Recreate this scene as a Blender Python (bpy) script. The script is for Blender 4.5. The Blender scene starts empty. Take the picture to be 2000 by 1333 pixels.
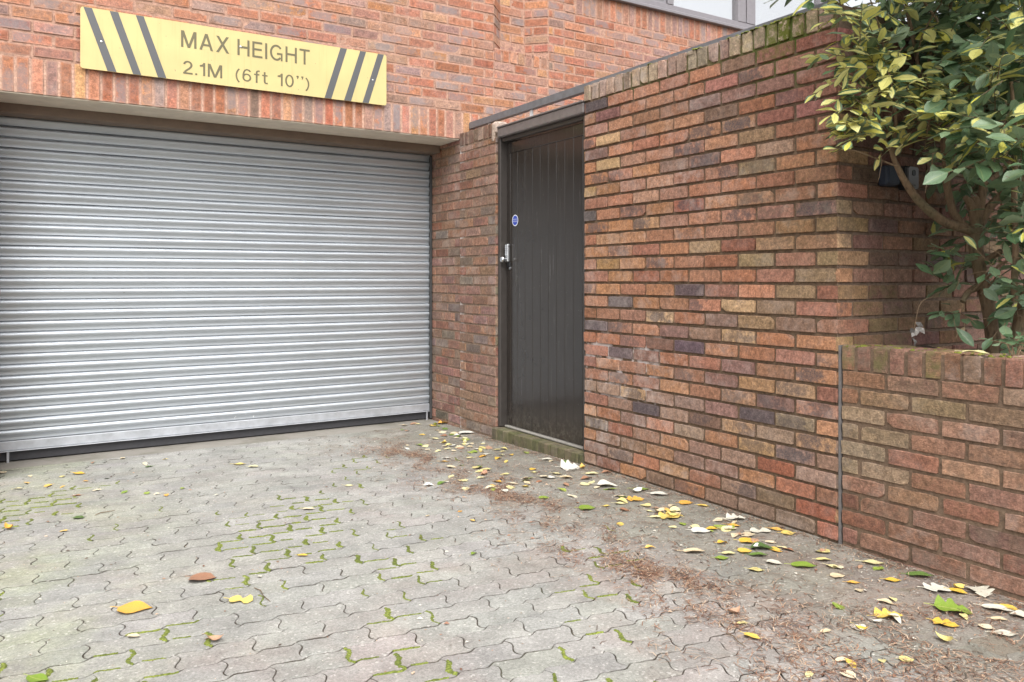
import bpy, math, random
import numpy as np

random.seed(7); RNG = np.random.default_rng(7)
R = math.radians
scene = bpy.context.scene
COL = scene.collection

# ------------------------------------------------------------------ camera
EYE = np.array([0.0, 0.0, 1.143]); YAW = R(32.16); FOC = 1573.0; HZ = 547.0
cam_d = bpy.data.cameras.new("camera"); cam = bpy.data.objects.new("camera", cam_d); COL.objects.link(cam)
cam.location = EYE; cam.rotation_euler = (R(90), 0, -YAW)
cam_d.sensor_width = 36; cam_d.lens = FOC / 2000 * 36; cam_d.shift_y = -(666.5 - HZ) / 2000
cam_d.clip_start = 0.05; cam_d.clip_end = 2000
scene.camera = cam
# ------------------------------------------------------------------ light
SUN_EL, SUN_AZ = R(54), R(202)
w = bpy.data.worlds.new("World"); scene.world = w; w.use_nodes = True
nt = w.node_tree; nt.nodes.clear()
sky = nt.nodes.new("ShaderNodeTexSky"); sky.sky_type = 'NISHITA'; sky.sun_disc = False
sky.sun_elevation = SUN_EL; sky.sun_rotation = SUN_AZ; sky.dust_density = 4.0; sky.air_density = 1.0
hs = nt.nodes.new("ShaderNodeHueSaturation"); hs.inputs['Saturation'].default_value = 0.16
bg = nt.nodes.new("ShaderNodeBackground"); bg.inputs['Strength'].default_value = 0.13
wo = nt.nodes.new("ShaderNodeOutputWorld")
nt.links.new(sky.outputs[0], hs.inputs['Color']); nt.links.new(hs.outputs[0], bg.inputs[0]); nt.links.new(bg.outputs[0], wo.inputs[0])
sd = bpy.data.lights.new("sun", 'SUN'); sd.energy = 1.15; sd.angle = R(60); sd.color = (1.0, 0.965, 0.91)
so = bpy.data.objects.new("sun", sd); COL.objects.link(so); so.rotation_euler = (R(90) - SUN_EL, 0, math.pi - SUN_AZ)
scene.view_settings.view_transform = 'Standard'; scene.view_settings.look = 'None'
scene.view_settings.exposure = 1.22; scene.view_settings.gamma = 1.0
scene.render.engine = 'CYCLES'
scene.cycles.use_denoising = True; scene.cycles.denoiser = 'OPENIMAGEDENOISE'; scene.cycles.denoising_prefilter = 'ACCURATE'
scene.cycles.max_bounces = 8

# ------------------------------------------------------------------ helpers
K = 0.74
def lin(c, k=1.0):
    out = []
    for v in c[:3]:
        v /= 255.0
        out.append((v / 12.92 if v <= 0.04045 else ((v + 0.055) / 1.055) ** 2.4) * k)
    return tuple(out)
FWD = np.array([math.sin(YAW), math.cos(YAW), 0]); RGT = np.array([math.cos(YAW), -math.sin(YAW), 0]); UP = np.array([0, 0, 1.0])
def ray(px, py): return FWD + (px - 1000) / FOC * RGT + (HZ - py) / FOC * UP
def P(px, py, d): return EYE + d * ray(px, py)
def onX(px, py, X): r = ray(px, py); return EYE + r * ((X - EYE[0]) / r[0])
def onY(px, py, Y): r = ray(px, py); return EYE + r * ((Y - EYE[1]) / r[1])
def gz(y):
    t = min(max((y - 3.6) / 2.5, 0), 1); return -0.04 * t * t * (3 - 2 * t)
def onG(px, py):
    r = ray(px, py); p = EYE + r * (EYE[2] / -r[2])
    for _ in range(3): p = EYE + r * ((EYE[2] - gz(p[1])) / -r[2])
    return p
def link(o, parent=None):
    COL.objects.link(o)
    if parent is not None: o.parent = parent
    return o
def tag(o, label=None, cat=None, group=None, kind=None):
    if label: o['label'] = label
    if cat: o['category'] = cat
    if group: o['group'] = group
    if kind: o['kind'] = kind
    return o
def thing(name, label, cat, loc=(0, 0, 0), group=None):
    e = bpy.data.objects.new(name, None); e.location = loc; e.empty_display_size = 0.2
    link(e); return tag(e, label, cat, group, 'thing')

class MB:
    """mesh collector with per-vertex colour, parameters and local uv"""
    def __init__(s): s.V = []; s.F = []; s.M = []; s.C = []; s.Q = []; s.U = []; s.n = 0
    def add(s, v, f, m=0, c=(1, 1, 1), q=(0, 0, 0, 0), u=None):
        v = np.asarray(v, float).reshape(-1, 3); k = len(v)
        s.V.append(v); o = s.n
        s.F.extend([tuple(i + o for i in ff) for ff in f]); s.M.extend([m] * len(f))
        c = np.asarray(c, float); c = np.tile(np.append(c[:3], 1), (k, 1)) if c.ndim == 1 else np.hstack([c[:, :3], np.ones((k, 1))])
        s.C.append(c); q = np.asarray(q, float); s.Q.append(np.tile(q, (k, 1)) if q.ndim == 1 else q)
        s.U.append(np.zeros((k, 3)) if u is None else np.asarray(u, float)); s.n += k
    def box(s, lo, hi, m=0, c=(1, 1, 1), bev=0.0, q=(0, 0, 0, 0)):
        lo = np.array(lo, float); hi = np.array(hi, float)
        if bev <= 0:
            v = [(x, y, z) for x in (lo[0], hi[0]) for y in (lo[1], hi[1]) for z in (lo[2], hi[2])]
            s.add(v, [(0, 1, 3, 2), (4, 6, 7, 5), (0, 4, 5, 1), (2, 3, 7, 6), (0, 2, 6, 4), (1, 5, 7, 3)], m, c, q); return
        b = min(bev, *(0.45 * (hi - lo)))
        V = []; idx = {}
        for ix in (0, 1):
            for iy in (0, 1):
                for iz in (0, 1):
                    cnr = np.array([(lo, hi)[ix][0], (lo, hi)[iy][1], (lo, hi)[iz][2]])
                    sg = np.array([1 - 2 * ix, 1 - 2 * iy, 1 - 2 * iz])
                    for ax in range(3):
                        p = cnr + sg * b; p[ax] = cnr[ax]; idx[(ix, iy, iz, ax)] = len(V); V.append(p)
        F = []
        def q4(a): F.append(tuple(a))
        g = lambda x, y, z, ax: idx[(x, y, z, ax)]
        for i in (0, 1):
            a = [g(i, 0, 0, 0), g(i, 1, 0, 0), g(i, 1, 1, 0), g(i, 0, 1, 0)]; q4(a if i else a[::-1])
            a = [g(0, i, 0, 1), g(1, i, 0, 1), g(1, i, 1, 1), g(0, i, 1, 1)]; q4(a[::-1] if i else a)
            a = [g(0, 0, i, 2), g(1, 0, i, 2), g(1, 1, i, 2), g(0, 1, i, 2)]; q4(a if i else a[::-1])
        for i in (0, 1):
            for j in (0, 1):
                q4([g(i, j, 0, 0), g(i, j, 1, 0), g(i, j, 1, 1), g(i, j, 0, 1)])
                q4([g(i, 0, j, 0), g(i, 1, j, 0), g(i, 1, j, 2), g(i, 0, j, 2)])
                q4([g(0, i, j, 1), g(1, i, j, 1), g(1, i, j, 2), g(0, i, j, 2)])
        for ix in (0, 1):
            for iy in (0, 1):
                for iz in (0, 1): F.append((g(ix, iy, iz, 0), g(ix, iy, iz, 1), g(ix, iy, iz, 2)))
        V = np.array(V); cen = (lo + hi) / 2; F2 = []
        for f in F:
            p = V[list(f)]; nn = np.cross(p[1] - p[0], p[2] - p[0])
            F2.append(f if np.dot(nn, p.mean(0) - cen) > 0 else f[::-1])
        s.add(V, F2, m, c, q)
    def tube(s, pts, rad, m=0, c=(1, 1, 1), sides=8, lump=0.0):
        pts = np.array(pts, float); n = len(pts); rad = np.broadcast_to(np.asarray(rad, float), (n,))
        V = []; t = np.gradient(pts, axis=0); t /= np.linalg.norm(t, axis=1)[:, None] + 1e-9
        ref = np.array([0, 0, 1.0]) if abs(t[0][2]) < 0.9 else np.array([1.0, 0, 0])
        a = np.cross(t[0], ref); a /= np.linalg.norm(a)
        for i in range(n):
            a = a - t[i] * np.dot(a, t[i]); a /= np.linalg.norm(a); b = np.cross(t[i], a)
            for k in range(sides):
                th = 2 * math.pi * k / sides; rr = rad[i] * (1 + lump * RNG.normal())
                V.append(pts[i] + rr * (math.cos(th) * a + math.sin(th) * b))
        F = [(i * sides + k, i * sides + (k + 1) % sides, (i + 1) * sides + (k + 1) % sides, (i + 1) * sides + k) for i in range(n - 1) for k in range(sides)]
        F.append(tuple(range(sides))[::-1]); F.append(tuple((n - 1) * sides + k for k in range(sides)))
        s.add(V, F, m, c)
    def build(s, name, mats, parent=None, smooth=35):
        me = bpy.data.meshes.new(name)
        V = np.concatenate(s.V); me.from_pydata(V.tolist(), [], s.F)
        for m in (mats if isinstance(mats, (list, tuple)) else [mats]): me.materials.append(m)
        me.polygons.foreach_set('material_index', s.M)
        for nm, typ, arr in (('bcol', 'FLOAT_COLOR', s.C), ('bpar', 'FLOAT_COLOR', s.Q)):
            at = me.attributes.new(nm, typ, 'POINT'); at.data.foreach_set('color', np.concatenate(arr).astype(np.float32).ravel())
        at = me.attributes.new('buv', 'FLOAT_VECTOR', 'POINT'); at.data.foreach_set('vector', np.concatenate(s.U).astype(np.float32).ravel())
        if smooth:
            me.polygons.foreach_set('use_smooth', [True] * len(me.polygons)); me.set_sharp_from_angle(angle=R(smooth))
        me.update(); me.validate()
        return link(bpy.data.objects.new(name, me), parent)

class NG:
    def __init__(s, name):
        s.m = bpy.data.materials.new(name); s.m.use_nodes = True; s.t = s.m.node_tree
        s.b = s.t.nodes['Principled BSDF']
    def set(s, sock, v):
        if isinstance(v, bpy.types.NodeSocket): s.t.links.new(v, sock)
        else:
            if isinstance(v, tuple) and len(v) == 3 and sock.type == 'RGBA': v = (*v, 1)
            sock.default_value = v
    def p(s, **kw):
        for k, v in kw.items(): s.set(s.b.inputs[k.replace('_', ' ')], v)
        return s.m
    def node(s, typ, **kw):
        n = s.t.nodes.new(typ)
        for k, v in kw.items(): setattr(n, k, v)
        return n
    def attr(s, nm, out='Color'): return s.node('ShaderNodeAttribute', attribute_name=nm).outputs[out]
    def geo(s, out='Position'): return s.node('ShaderNodeNewGeometry').outputs[out]
    def obj(s, out='Object'): return s.node('ShaderNodeTexCoord').outputs[out]
    def math(s, op, a, b=0.0, c=None):
        n = s.node('ShaderNodeMath', operation=op); s.set(n.inputs[0], a); s.set(n.inputs[1], b)
        if c is not None: s.set(n.inputs[2], c)
        return n.outputs[0]
    def vmul(s, v, k):
        n = s.node('ShaderNodeVectorMath', operation='MULTIPLY'); s.set(n.inputs[0], v); n.inputs[1].default_value = k; return n.outputs[0]
    def sep(s, v):
        n = s.node('ShaderNodeSeparateXYZ'); s.set(n.inputs[0], v); return n.outputs
    def sepc(s, v):
        n = s.node('ShaderNodeSeparateColor'); s.set(n.inputs[0], v); return n.outputs
    def noise(s, vec, scale, detail=3.0, rough=0.55, out='Fac', dist=0.0):
        n = s.node('ShaderNodeTexNoise'); s.set(n.inputs['Vector'], vec); n.inputs['Scale'].default_value = scale
        n.inputs['Detail'].default_value = detail; n.inputs['Roughness'].default_value = rough; n.inputs['Distortion'].default_value = dist
        return n.outputs[out]
    def vor(s, vec, scale, out='Distance', feature='F1'):
        n = s.node('ShaderNodeTexVoronoi', feature=feature); s.set(n.inputs['Vector'], vec); n.inputs['Scale'].default_value = scale
        return n.outputs[out]
    def rng(s, v, a, b, c=0.0, d=1.0, smooth=True):
        n = s.node('ShaderNodeMapRange', interpolation_type='SMOOTHSTEP' if smooth else 'LINEAR')
        s.set(n.inputs[0], v)
        for i, x in enumerate((a, b, c, d)): s.set(n.inputs[1 + i], x)
        return n.outputs[0]
    def mix(s, f, a, b, blend='MIX'):
        n = s.node('ShaderNodeMix', data_type='RGBA', blend_type=blend); n.clamp_factor = True
        s.set(n.inputs[0], f); s.set(n.inputs[6], a); s.set(n.inputs[7], b); return n.outputs[2]
    def grey(s, v):
        n = s.node('ShaderNodeCombineColor')
        for i in range(3): s.set(n.inputs[i], v)
        return n.outputs[0]
    def bump(s, h, strength=0.5, dist=0.002):
        n = s.node('ShaderNodeBump'); n.inputs['Strength'].default_value = strength; n.inputs['Distance'].default_value = dist
        s.set(n.inputs['Height'], h); s.t.links.new(n.outputs[0], s.b.inputs['Normal'])

# ------------------------------------------------------------------ materials
def brick_mat(name, smear=(98, 90, 92), drag=0.0, edge=0.0, edgecol=(0.5, 0.4, 0.35), rough=0.9, bump=0.55):
    g = NG(name); pos = g.geo(); col = g.attr('bcol'); par = g.sepc(g.attr('bpar')); pa = g.attr('bpar', 'Alpha'); uv = g.attr('buv', 'Vector')
    mot = g.noise(pos, 38, 5, 0.65); fine = g.noise(pos, 260, 3, 0.7); mid = g.noise(pos, 95, 4, 0.6)
    c = g.mix(1.0, col, g.grey(g.math('ADD', g.rng(mot, 0.25, 0.75, 0.66, 1.30), g.math('MULTIPLY', g.math('SUBTRACT', fine, 0.5), 0.55))), 'MULTIPLY')
    gr_ = g.noise(pos, 140, 4, 0.75); c = g.mix(1.0, c, g.grey(g.math('MULTIPLY', g.rng(mid, 0.3, 0.7, 0.80, 1.18), g.rng(gr_, 0.28, 0.72, 0.78, 1.22))), 'MULTIPLY')
    c = g.mix(g.rng(mid, 0.56, 0.72, 0, 0.35), c, g.mix(1.0, c, (1.30, 1.20, 1.10), 'MULTIPLY'))
    u = g.sep(uv)
    wob = g.noise(pos, 16, 3, 0.6)
    du = g.math('SUBTRACT', u[0], g.math('ADD', 0.2, g.math('MULTIPLY', par[1], 0.6)))
    dv = g.math('SUBTRACT', u[1], g.math('ADD', 0.3, g.math('MULTIPLY', wob, 0.4)))
    d2 = g.math('ADD', g.math('POWER', g.math('MULTIPLY', du, 1.7), 2.0), g.math('POWER', g.math('MULTIPLY', dv, 1.2), 2.0))
    d2 = g.math('ADD', d2, g.math('ADD', g.math('MULTIPLY', g.math('SUBTRACT', mot, 0.5), 2.2), g.math('MULTIPLY', g.math('SUBTRACT', wob, 0.5), 3.0)))
    sm = g.math('MULTIPLY', g.rng(d2, 0.15, 0.95, 1.0, 0.0), par[0])
    sm = g.math('MULTIPLY', sm, g.rng(gr_, 0.34, 0.62, 1.0, 0.62)); c = g.mix(sm, c, lin(smear, K))
    if edge > 0:
        eu = g.math('MINIMUM', u[0], g.math('SUBTRACT', 1.0, u[0])); ev = g.math('MINIMUM', u[1], g.math('SUBTRACT', 1.0, u[1]))
        e = g.math('MINIMUM', g.math('MULTIPLY', eu, u[2]), ev)
        em = g.math('MULTIPLY', g.rng(g.math('ADD', e, g.math('MULTIPLY', g.math('SUBTRACT', mid, 0.5), 0.35)), 0.0, 0.16, 1.0, 0.0), edge)
        c = g.mix(em, c, edgecol)
    speck = g.rng(g.noise(pos, 420, 2, 0.5), 0.66, 0.74); c = g.mix(g.math('MULTIPLY', speck, 0.4), c, lin((225, 200, 180), K))
    dk = g.rng(g.noise(pos, 180, 3, 0.6), 0.64, 0.72); c = g.mix(g.math('MULTIPLY', dk, 0.45), c, lin((70, 52, 46), K))
    eff = g.math('MULTIPLY', pa, g.rng(g.noise(pos, 11, 5, 0.65), 0.42, 0.70)); c = g.mix(eff, c, lin((214, 200, 192), K))
    ms = g.math('MULTIPLY', par[2], g.rng(g.noise(pos, 22, 5, 0.7), 0.36, 0.60))
    c = g.mix(ms, c, g.mix(fine, (0.030, 0.045, 0.008), (0.19, 0.20, 0.035)))
    h = g.math('ADD', g.math('MULTIPLY', mid, 0.8), g.math('MULTIPLY', fine, 0.6))
    if drag > 0:
        dr = g.noise(g.vmul(pos, (22, 22, 90)), 1.6, 4, 0.65, dist=1.5); h = g.math('ADD', h, g.math('MULTIPLY', dr, drag))
    g.bump(h, bump, 0.004)
    return g.p(Base_Color=c, Roughness=rough, **{'Specular IOR Level': 0.25})
def mortar_mat(name):
    g = NG(name); pos = g.geo(); col = g.attr('bcol'); par = g.sepc(g.attr('bpar')); n = g.noise(pos, 60, 4, 0.7); f = g.noise(pos, 330, 2, 0.7)
    c = g.mix(1.0, col, g.grey(g.rng(n, 0.25, 0.75, 0.62, 1.3)), 'MULTIPLY')
    ms = g.math('MULTIPLY', par[2], g.rng(g.noise(pos, 14, 4, 0.7), 0.36, 0.5)); c = g.mix(ms, c, g.mix(f, (0.03, 0.05, 0.008), (0.15, 0.19, 0.03)))
    wh = g.math('MULTIPLY', g.attr('bpar', 'Alpha'), g.rng(g.noise(pos, 9, 4, 0.6), 0.45, 0.58)); c = g.mix(wh, c, lin((235, 225, 220), K))
    g.bump(g.math('ADD', f, n), 0.6, 0.004)
    return g.p(Base_Color=c, Roughness=0.95)
def plain(name, col, rough=0.6, metal=0.0, var=0.25, scale=30, bump=0.1, spec=0.5, dist=0.002):
    g = NG(name); pos = g.obj(); n = g.noise(pos, scale, 5, 0.65)
    c = g.mix(1.0, col, g.grey(g.rng(n, 0.2, 0.8, 1 - var, 1 + var)), 'MULTIPLY')
    if bump: g.bump(g.noise(pos, scale * 6, 3), bump, dist)
    return g.p(Base_Color=c, Roughness=g.rng(n, 0.2, 0.8, rough * 0.85, min(1, rough * 1.15)), Metallic=metal, **{'Specular IOR Level': spec})

M_fac = brick_mat('orange_brick', (158, 146, 146), drag=0.5, edge=0.42, edgecol=lin((222, 178, 156), K * .9))
M_gar = brick_mat('weathered_brick', drag=0.3, edge=0.10, edgecol=lin((150, 122, 104), K), bump=0.5)
M_low = brick_mat('rustic_brick', drag=1.6, edge=0.12, edgecol=lin((165, 140, 118), K), bump=0.8)
M_mor = mortar_mat('mortar')
M_soffit = plain('soffit_render', lin((226, 214, 196), 0.85), 0.9, var=0.12, scale=8)
M_dark = plain('dark_interior', (0.03, 0.03, 0.032), 0.9)
M_box = plain('shutter_housing_paint', lin((140, 122, 108), K), 0.6, var=0.15, scale=12)
M_core = plain('wall_core', lin((150, 110, 90), K), 0.95)

def shutter_mat():
    g = NG('galvanised_slats'); pos = g.geo(); st = g.vmul(pos, (2, 2, 90)); n = g.noise(st, 1.5, 5, 0.65); cl = g.noise(pos, 3.0, 4, 0.6); f = g.noise(pos, 160, 3, 0.6)
    c = g.mix(1.0, (0.50, 0.535, 0.57), g.grey(g.math('ADD', g.rng(n, 0.25, 0.75, 0.93, 1.05), g.math('MULTIPLY', g.math('SUBTRACT', cl, 0.5), 0.20))), 'MULTIPLY')
    # white scuffs low down right of the middle, rust-free grime flecks elsewhere
    x, y, z = g.sep(pos)
    mx = g.rng(g.math('ABSOLUTE', g.math('SUBTRACT', g.math('ADD', x, g.math('MULTIPLY', z, -0.35)), 1.43)), 0.02, 0.34, 1, 0); mz = g.rng(z, 0.02, 0.5, 1, 0)
    sc = g.rng(g.noise(g.vmul(pos, (60, 60, 30)), 1.0, 4, 0.75), 0.62, 0.70)
    c = g.mix(g.math('MULTIPLY', g.math('MULTIPLY', mx, mz), sc), c, (0.92, 0.92, 0.9))
    fl = g.rng(g.noise(pos, 28, 2, 0.5), 0.76, 0.80); c = g.mix(g.math('MULTIPLY', fl, 0.5), c, (0.25, 0.23, 0.2))
    g.bump(f, 0.08, 0.001)
    return g.p(Base_Color=c, Metallic=g.math('SUBTRACT', 0.7, g.math('MULTIPLY', g.math('MULTIPLY', mx, mz), sc)), Roughness=g.rng(n, 0.2, 0.8, 0.44, 0.58))
M_slat = shutter_mat()
M_bar = plain('galvanised_bar', (0.48, 0.50, 0.53), 0.5, metal=0.6, var=0.14, scale=14)
M_guide = plain('dark_steel_guide', (0.055, 0.055, 0.055), 0.7, metal=0.2)
M_gapshade = plain('gap_shade_strip', (0.045, 0.045, 0.05), 0.8)
M_frame = plain('dark_brown_frame_paint', lin((88, 82, 78), 0.5), 0.45, var=0.18, scale=18)
M_leaf = plain('glossy_dark_door_paint', lin((84, 79, 76), 0.46), 0.17, var=0.05, scale=3, bump=0.0, spec=0.5)
def door_mat():
    g = NG('glossy_dark_door_paint'); pos = g.geo(); x, y, z = g.sep(pos); n = g.noise(pos, 3, 4); f = g.noise(pos, 70, 3, .6); st = g.noise(g.vmul(pos, (1, 40, 2.0)), 1.0, 4, .7)
    c = g.mix(1.0, lin((84, 77, 72), 0.36), g.grey(g.rng(n, .2, .8, .92, 1.08)), 'MULTIPLY')
    c = g.mix(g.rng(f, .70, .74, 0, .5), c, (0.16, 0.15, 0.14)); c = g.mix(g.rng(st, .56, .74, 0, .22), c, (0.13, 0.125, 0.115))
    sp = g.math('MULTIPLY', g.rng(g.math('ADD', z, g.math('MULTIPLY', st, .25)), .12, .42, 1, 0), g.rng(g.noise(pos, 26, 5, .7), .42, .66, 0, .45)); c = g.mix(sp, c, (0.17, 0.155, 0.135))
    ru = g.math('ADD', g.rng(n, .2, .8, .13, .20), g.math('MULTIPLY', g.rng(st, .5, .75), .12))
    return g.p(Base_Color=c, Roughness=ru, **{'Specular IOR Level': 0.5})
M_leaf = door_mat()
M_head = plain('grey_head_paint', lin((140, 132, 130), 0.62), 0.5, var=0.2, scale=20)
M_rail = plain('grey_rail_paint', lin((140, 144, 150), 0.66), 0.45, var=0.2, scale=22, metal=0.2)
M_white = plain('white_paint', (0.75, 0.76, 0.77), 0.5, var=0.1)
M_strip = plain('weathered_strip', lin((205, 200, 190), .45), 0.8)
M_winf = plain('grey_window_frame', lin((158, 153, 158), 0.62), 0.4, var=0.08)
M_panel = plain('grey_infill_panel', lin((164, 160, 166), 0.62), 0.45, var=0.08)
M_skywhite = plain('sky_reflection_white', (0.86, 0.87, 0.9), 0.8, var=0.03)
def glass_mat():
    g = NG('window_glass'); g.p(Base_Color=(0.9, 0.95, 0.97), Roughness=0.02)
    gl = g.node('ShaderNodeBsdfGlossy'); gl.inputs['Roughness'].default_value = 0.02
    tr = g.node('ShaderNodeBsdfTransparent'); fr = g.node('ShaderNodeValue'); fr.outputs[0].default_value = 0.8
    mx = g.node('ShaderNodeMixShader'); g.t.links.new(fr.outputs[0], mx.inputs[0]); g.t.links.new(tr.outputs[0], mx.inputs[1]); g.t.links.new(gl.outputs[0], mx.inputs[2])
    g.t.links.new(mx.outputs[0], g.t.nodes['Material Output'].inputs[0]); return g.m
M_glass = glass_mat()
def sign_mat(name, col, rough, spec=0.5):
    g = NG(name); pos = g.obj(); n = g.noise(pos, 4, 3); g.bump(g.noise(pos, 1.6, 2), 0.25, 0.02)
    c = g.mix(1.0, col, g.grey(g.rng(n, 0.2, 0.8, 0.92, 1.06)), 'MULTIPLY')
    run = g.rng(g.noise(g.vmul(pos, (38, 1, 1.6)), 1.0, 4, 0.7), 0.52, 0.74, 0, 0.32); c = g.mix(run, c, g.mix(1.0, c, (0.74, 0.68, 0.60), 'MULTIPLY'))
    fl = g.rng(g.noise(pos, 55, 2, 0.5), 0.73, 0.77, 0, 0.6); c = g.mix(fl, c, (0.16, 0.13, 0.09))
    return g.p(Base_Color=c, Roughness=rough, Coat_Weight=0.6, Coat_Roughness=0.12, **{'Specular IOR Level': spec})
M_yel = sign_mat('yellow_sign_face', (0.565, 0.462, 0.19), 0.26)
M_blk = sign_mat('black_sign_tape', (0.060, 0.060, 0.062), 0.30, 0.7)
M_let = sign_mat('sign_lettering', (0.115, 0.095, 0.035), 0.40)
M_screw = plain('steel_screw', (0.6, 0.6, 0.6), 0.35, metal=1.0)
M_lock = plain('satin_chrome', (0.62, 0.63, 0.65), 0.3, metal=1.0, var=0.1)
M_black = plain('black_plastic', (0.018, 0.018, 0.02), 0.45)
M_blue = plain('blue_sticker', (0.02, 0.06, 0.42), 0.4, var=0.05)
M_stw = plain('white_sticker', (0.78, 0.80, 0.85), 0.4, var=0.05)
M_safe = plain('grey_key_safe_front', lin((150, 148, 150), 0.7), 0.45, metal=0.3, var=0.08)
M_safeb = plain('navy_key_safe', (0.026, 0.034, 0.055), 0.5)
M_joint = plain('grey_mastic', lin((128, 124, 122), 0.7), 0.7)
def step_mat():
    g = NG('mossy_step'); pos = g.geo(); col = g.attr('bcol'); n = g.noise(pos, 24, 5, 0.7); f = g.noise(pos, 240, 3, 0.7)
    c = g.mix(1.0, col, g.grey(g.rng(n, 0.25, 0.75, 0.6, 1.35)), 'MULTIPLY')
    c = g.mix(g.rng(g.noise(pos, 13, 5, 0.7), 0.42, 0.64, 0, 0.5), c, g.mix(f, (0.035, 0.045, 0.012), (0.14, 0.15, 0.045))); g.bump(g.math('ADD', n, f), 0.7, 0.005)
    return g.p(Base_Color=c, Roughness=0.95)
M_step = step_mat()

def paver_mat():
    g = NG('concrete_pavers'); pos = g.geo(); col = g.attr('bcol'); x, y, z = g.sep(pos)
    big = g.noise(pos, 0.9, 4, 0.6); med = g.noise(pos, 7, 5, 0.65); f = g.noise(pos, 330, 3, 0.8); sp = g.noise(pos, 620, 2, 0.6); f2 = g.noise(pos, 130, 3, 0.75)
    c = g.mix(1.0, col, g.grey(g.math('ADD', g.rng(med, 0.25, 0.75, 0.84, 1.12), g.math('ADD', g.math('MULTIPLY', g.math('SUBTRACT', f, 0.5), 1.1), g.math('MULTIPLY', g.math('SUBTRACT', f2, 0.5), 1.0)))), 'MULTIPLY')
    pk = g.rng(g.math('ADD', g.noise(pos, 1.7, 4, 0.6), g.rng(y, 3.4, 1.6, -0.10, 0.10)), 0.46, 0.64, 0, 0.55); c = g.mix(pk, c, g.mix(1.0, c, (0.98, 0.84, 0.83), 'MULTIPLY'))
    gr = g.math('MULTIPLY', g.rng(x, 1.0, 0.0), g.rng(g.noise(pos, 1.3, 5, 0.65), 0.40, 0.62, 0, 0.7)); c = g.mix(gr, c, g.mix(1.0, c, (0.84, 0.90, 0.66), 'MULTIPLY'))
    near = g.rng(g.math('ADD', x, g.math('MULTIPLY', big, 0.7)), 2.25, 2.95); c = g.mix(g.math('MULTIPLY', near, 0.75), c, g.mix(1.0, c, (0.70, 0.66, 0.58), 'MULTIPLY'))
    brn = g.math('MULTIPLY', g.rng(x, 1.5, 2.1), g.rng(g.noise(pos, 5, 5, 0.7), 0.5, 0.7, 0, 0.6)); c = g.mix(brn, c, g.mix(1.0, c, (0.70, 0.55, 0.46), 'MULTIPLY'))
    st = g.rng(g.noise(pos, 4.2, 3, 0.55), 0.64, 0.74, 0, 0.34); c = g.mix(st, c, (0.12, 0.11, 0.115))
    ag = g.node('ShaderNodeTexVoronoi', feature='F1'); g.set(ag.inputs['Vector'], pos); ag.inputs['Scale'].default_value = 135; agc = g.sepc(ag.outputs['Color'])
    c = g.mix(1.0, c, g.grey(g.rng(agc[0], 0, 1, 0.88, 1.12, False)), 'MULTIPLY'); c = g.mix(g.rng(agc[1], 0.94, .98, 0, .4), c, (0.16, 0.15, 0.135)); c = g.mix(g.rng(agc[2], 0.965, .99, 0, .4), c, (0.62, 0.60, 0.56))
    big2 = g.noise(pos, 2.6, 6, 0.7); c = g.mix(1.0, c, g.grey(g.rng(big2, 0.3, 0.7, 0.84, 1.10)), 'MULTIPLY')
    ws = g.rng(g.noise(pos, 75, 2, 0.6), 0.735, 0.76); c = g.mix(g.math('MULTIPLY', ws, 0.7), c, (0.62, 0.61, 0.58))
    ds = g.rng(sp, 0.66, 0.72); c = g.mix(g.math('MULTIPLY', ds, 0.4), c, (0.10, 0.095, 0.085))
    g.bump(g.math('ADD', g.math('MULTIPLY', f, 0.6), g.math('MULTIPLY', med, 0.8)), 0.55, 0.003)
    return g.p(Base_Color=c, Roughness=0.9, **{'Specular IOR Level': 0.3})
M_pav = paver_mat()
def sand_mat():
    g = NG('joint_grit'); pos = g.geo(); x, y, z = g.sep(pos); n = g.noise(pos, 18, 5, 0.7); f = g.noise(pos, 260, 3, 0.7)
    c = g.mix(n, lin((66, 58, 50), 0.4), lin((118, 102, 86), 0.45))
    c = g.mix(g.rng(g.noise(pos, 2.3, 4, 0.6), 0.52, 0.66, 0, 0.5), c, g.mix(f, (0.04, 0.05, 0.014), (0.10, 0.115, 0.03)))
    c = g.mix(g.rng(x, 2.2, 2.6), c, g.mix(f, lin((120, 112, 98), 0.7), lin((165, 155, 140), 0.7)))
    g.bump(f, 0.8, 0.004); return g.p(Base_Color=c, Roughness=0.95)
M_sand = sand_mat()
def concrete_mat():
    g = NG('smooth_concrete'); pos = g.geo(); n = g.noise(pos, 5, 5, 0.7); f = g.noise(pos, 220, 3, 0.7)
    c = g.mix(n, lin((150, 145, 137), .6), lin((190, 185, 175), .6)); c = g.mix(g.rng(g.noise(pos, 2.2, 5, .7), .45, .65, 0, .6), c, lin((128, 126, 108), .55)); c = g.mix(g.rng(f, 0.62, 0.7, 0, 0.5), c, lin((110, 104, 98), K)); g.bump(f, 0.3, 0.002)
    return g.p(Base_Color=c, Roughness=0.88)
M_conc = concrete_mat()
def colour_mat(name, rough=0.8, var=0.25, transl=0.0, bump=0.3):
    g = NG(name); pos = g.obj(); f = g.noise(pos, 200, 3); c = g.mix(1.0, g.attr('bcol'), g.grey(g.rng(f, 0.2, 0.8, 1 - var, 1 + var)), 'MULTIPLY'); g.bump(f, bump, 0.002)
    return g.p(Base_Color=c, Roughness=rough)
M_lit = colour_mat('needle_litter_mix'); M_moss = colour_mat('moss_green', 0.95, 0.5, bump=0.8)
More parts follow.
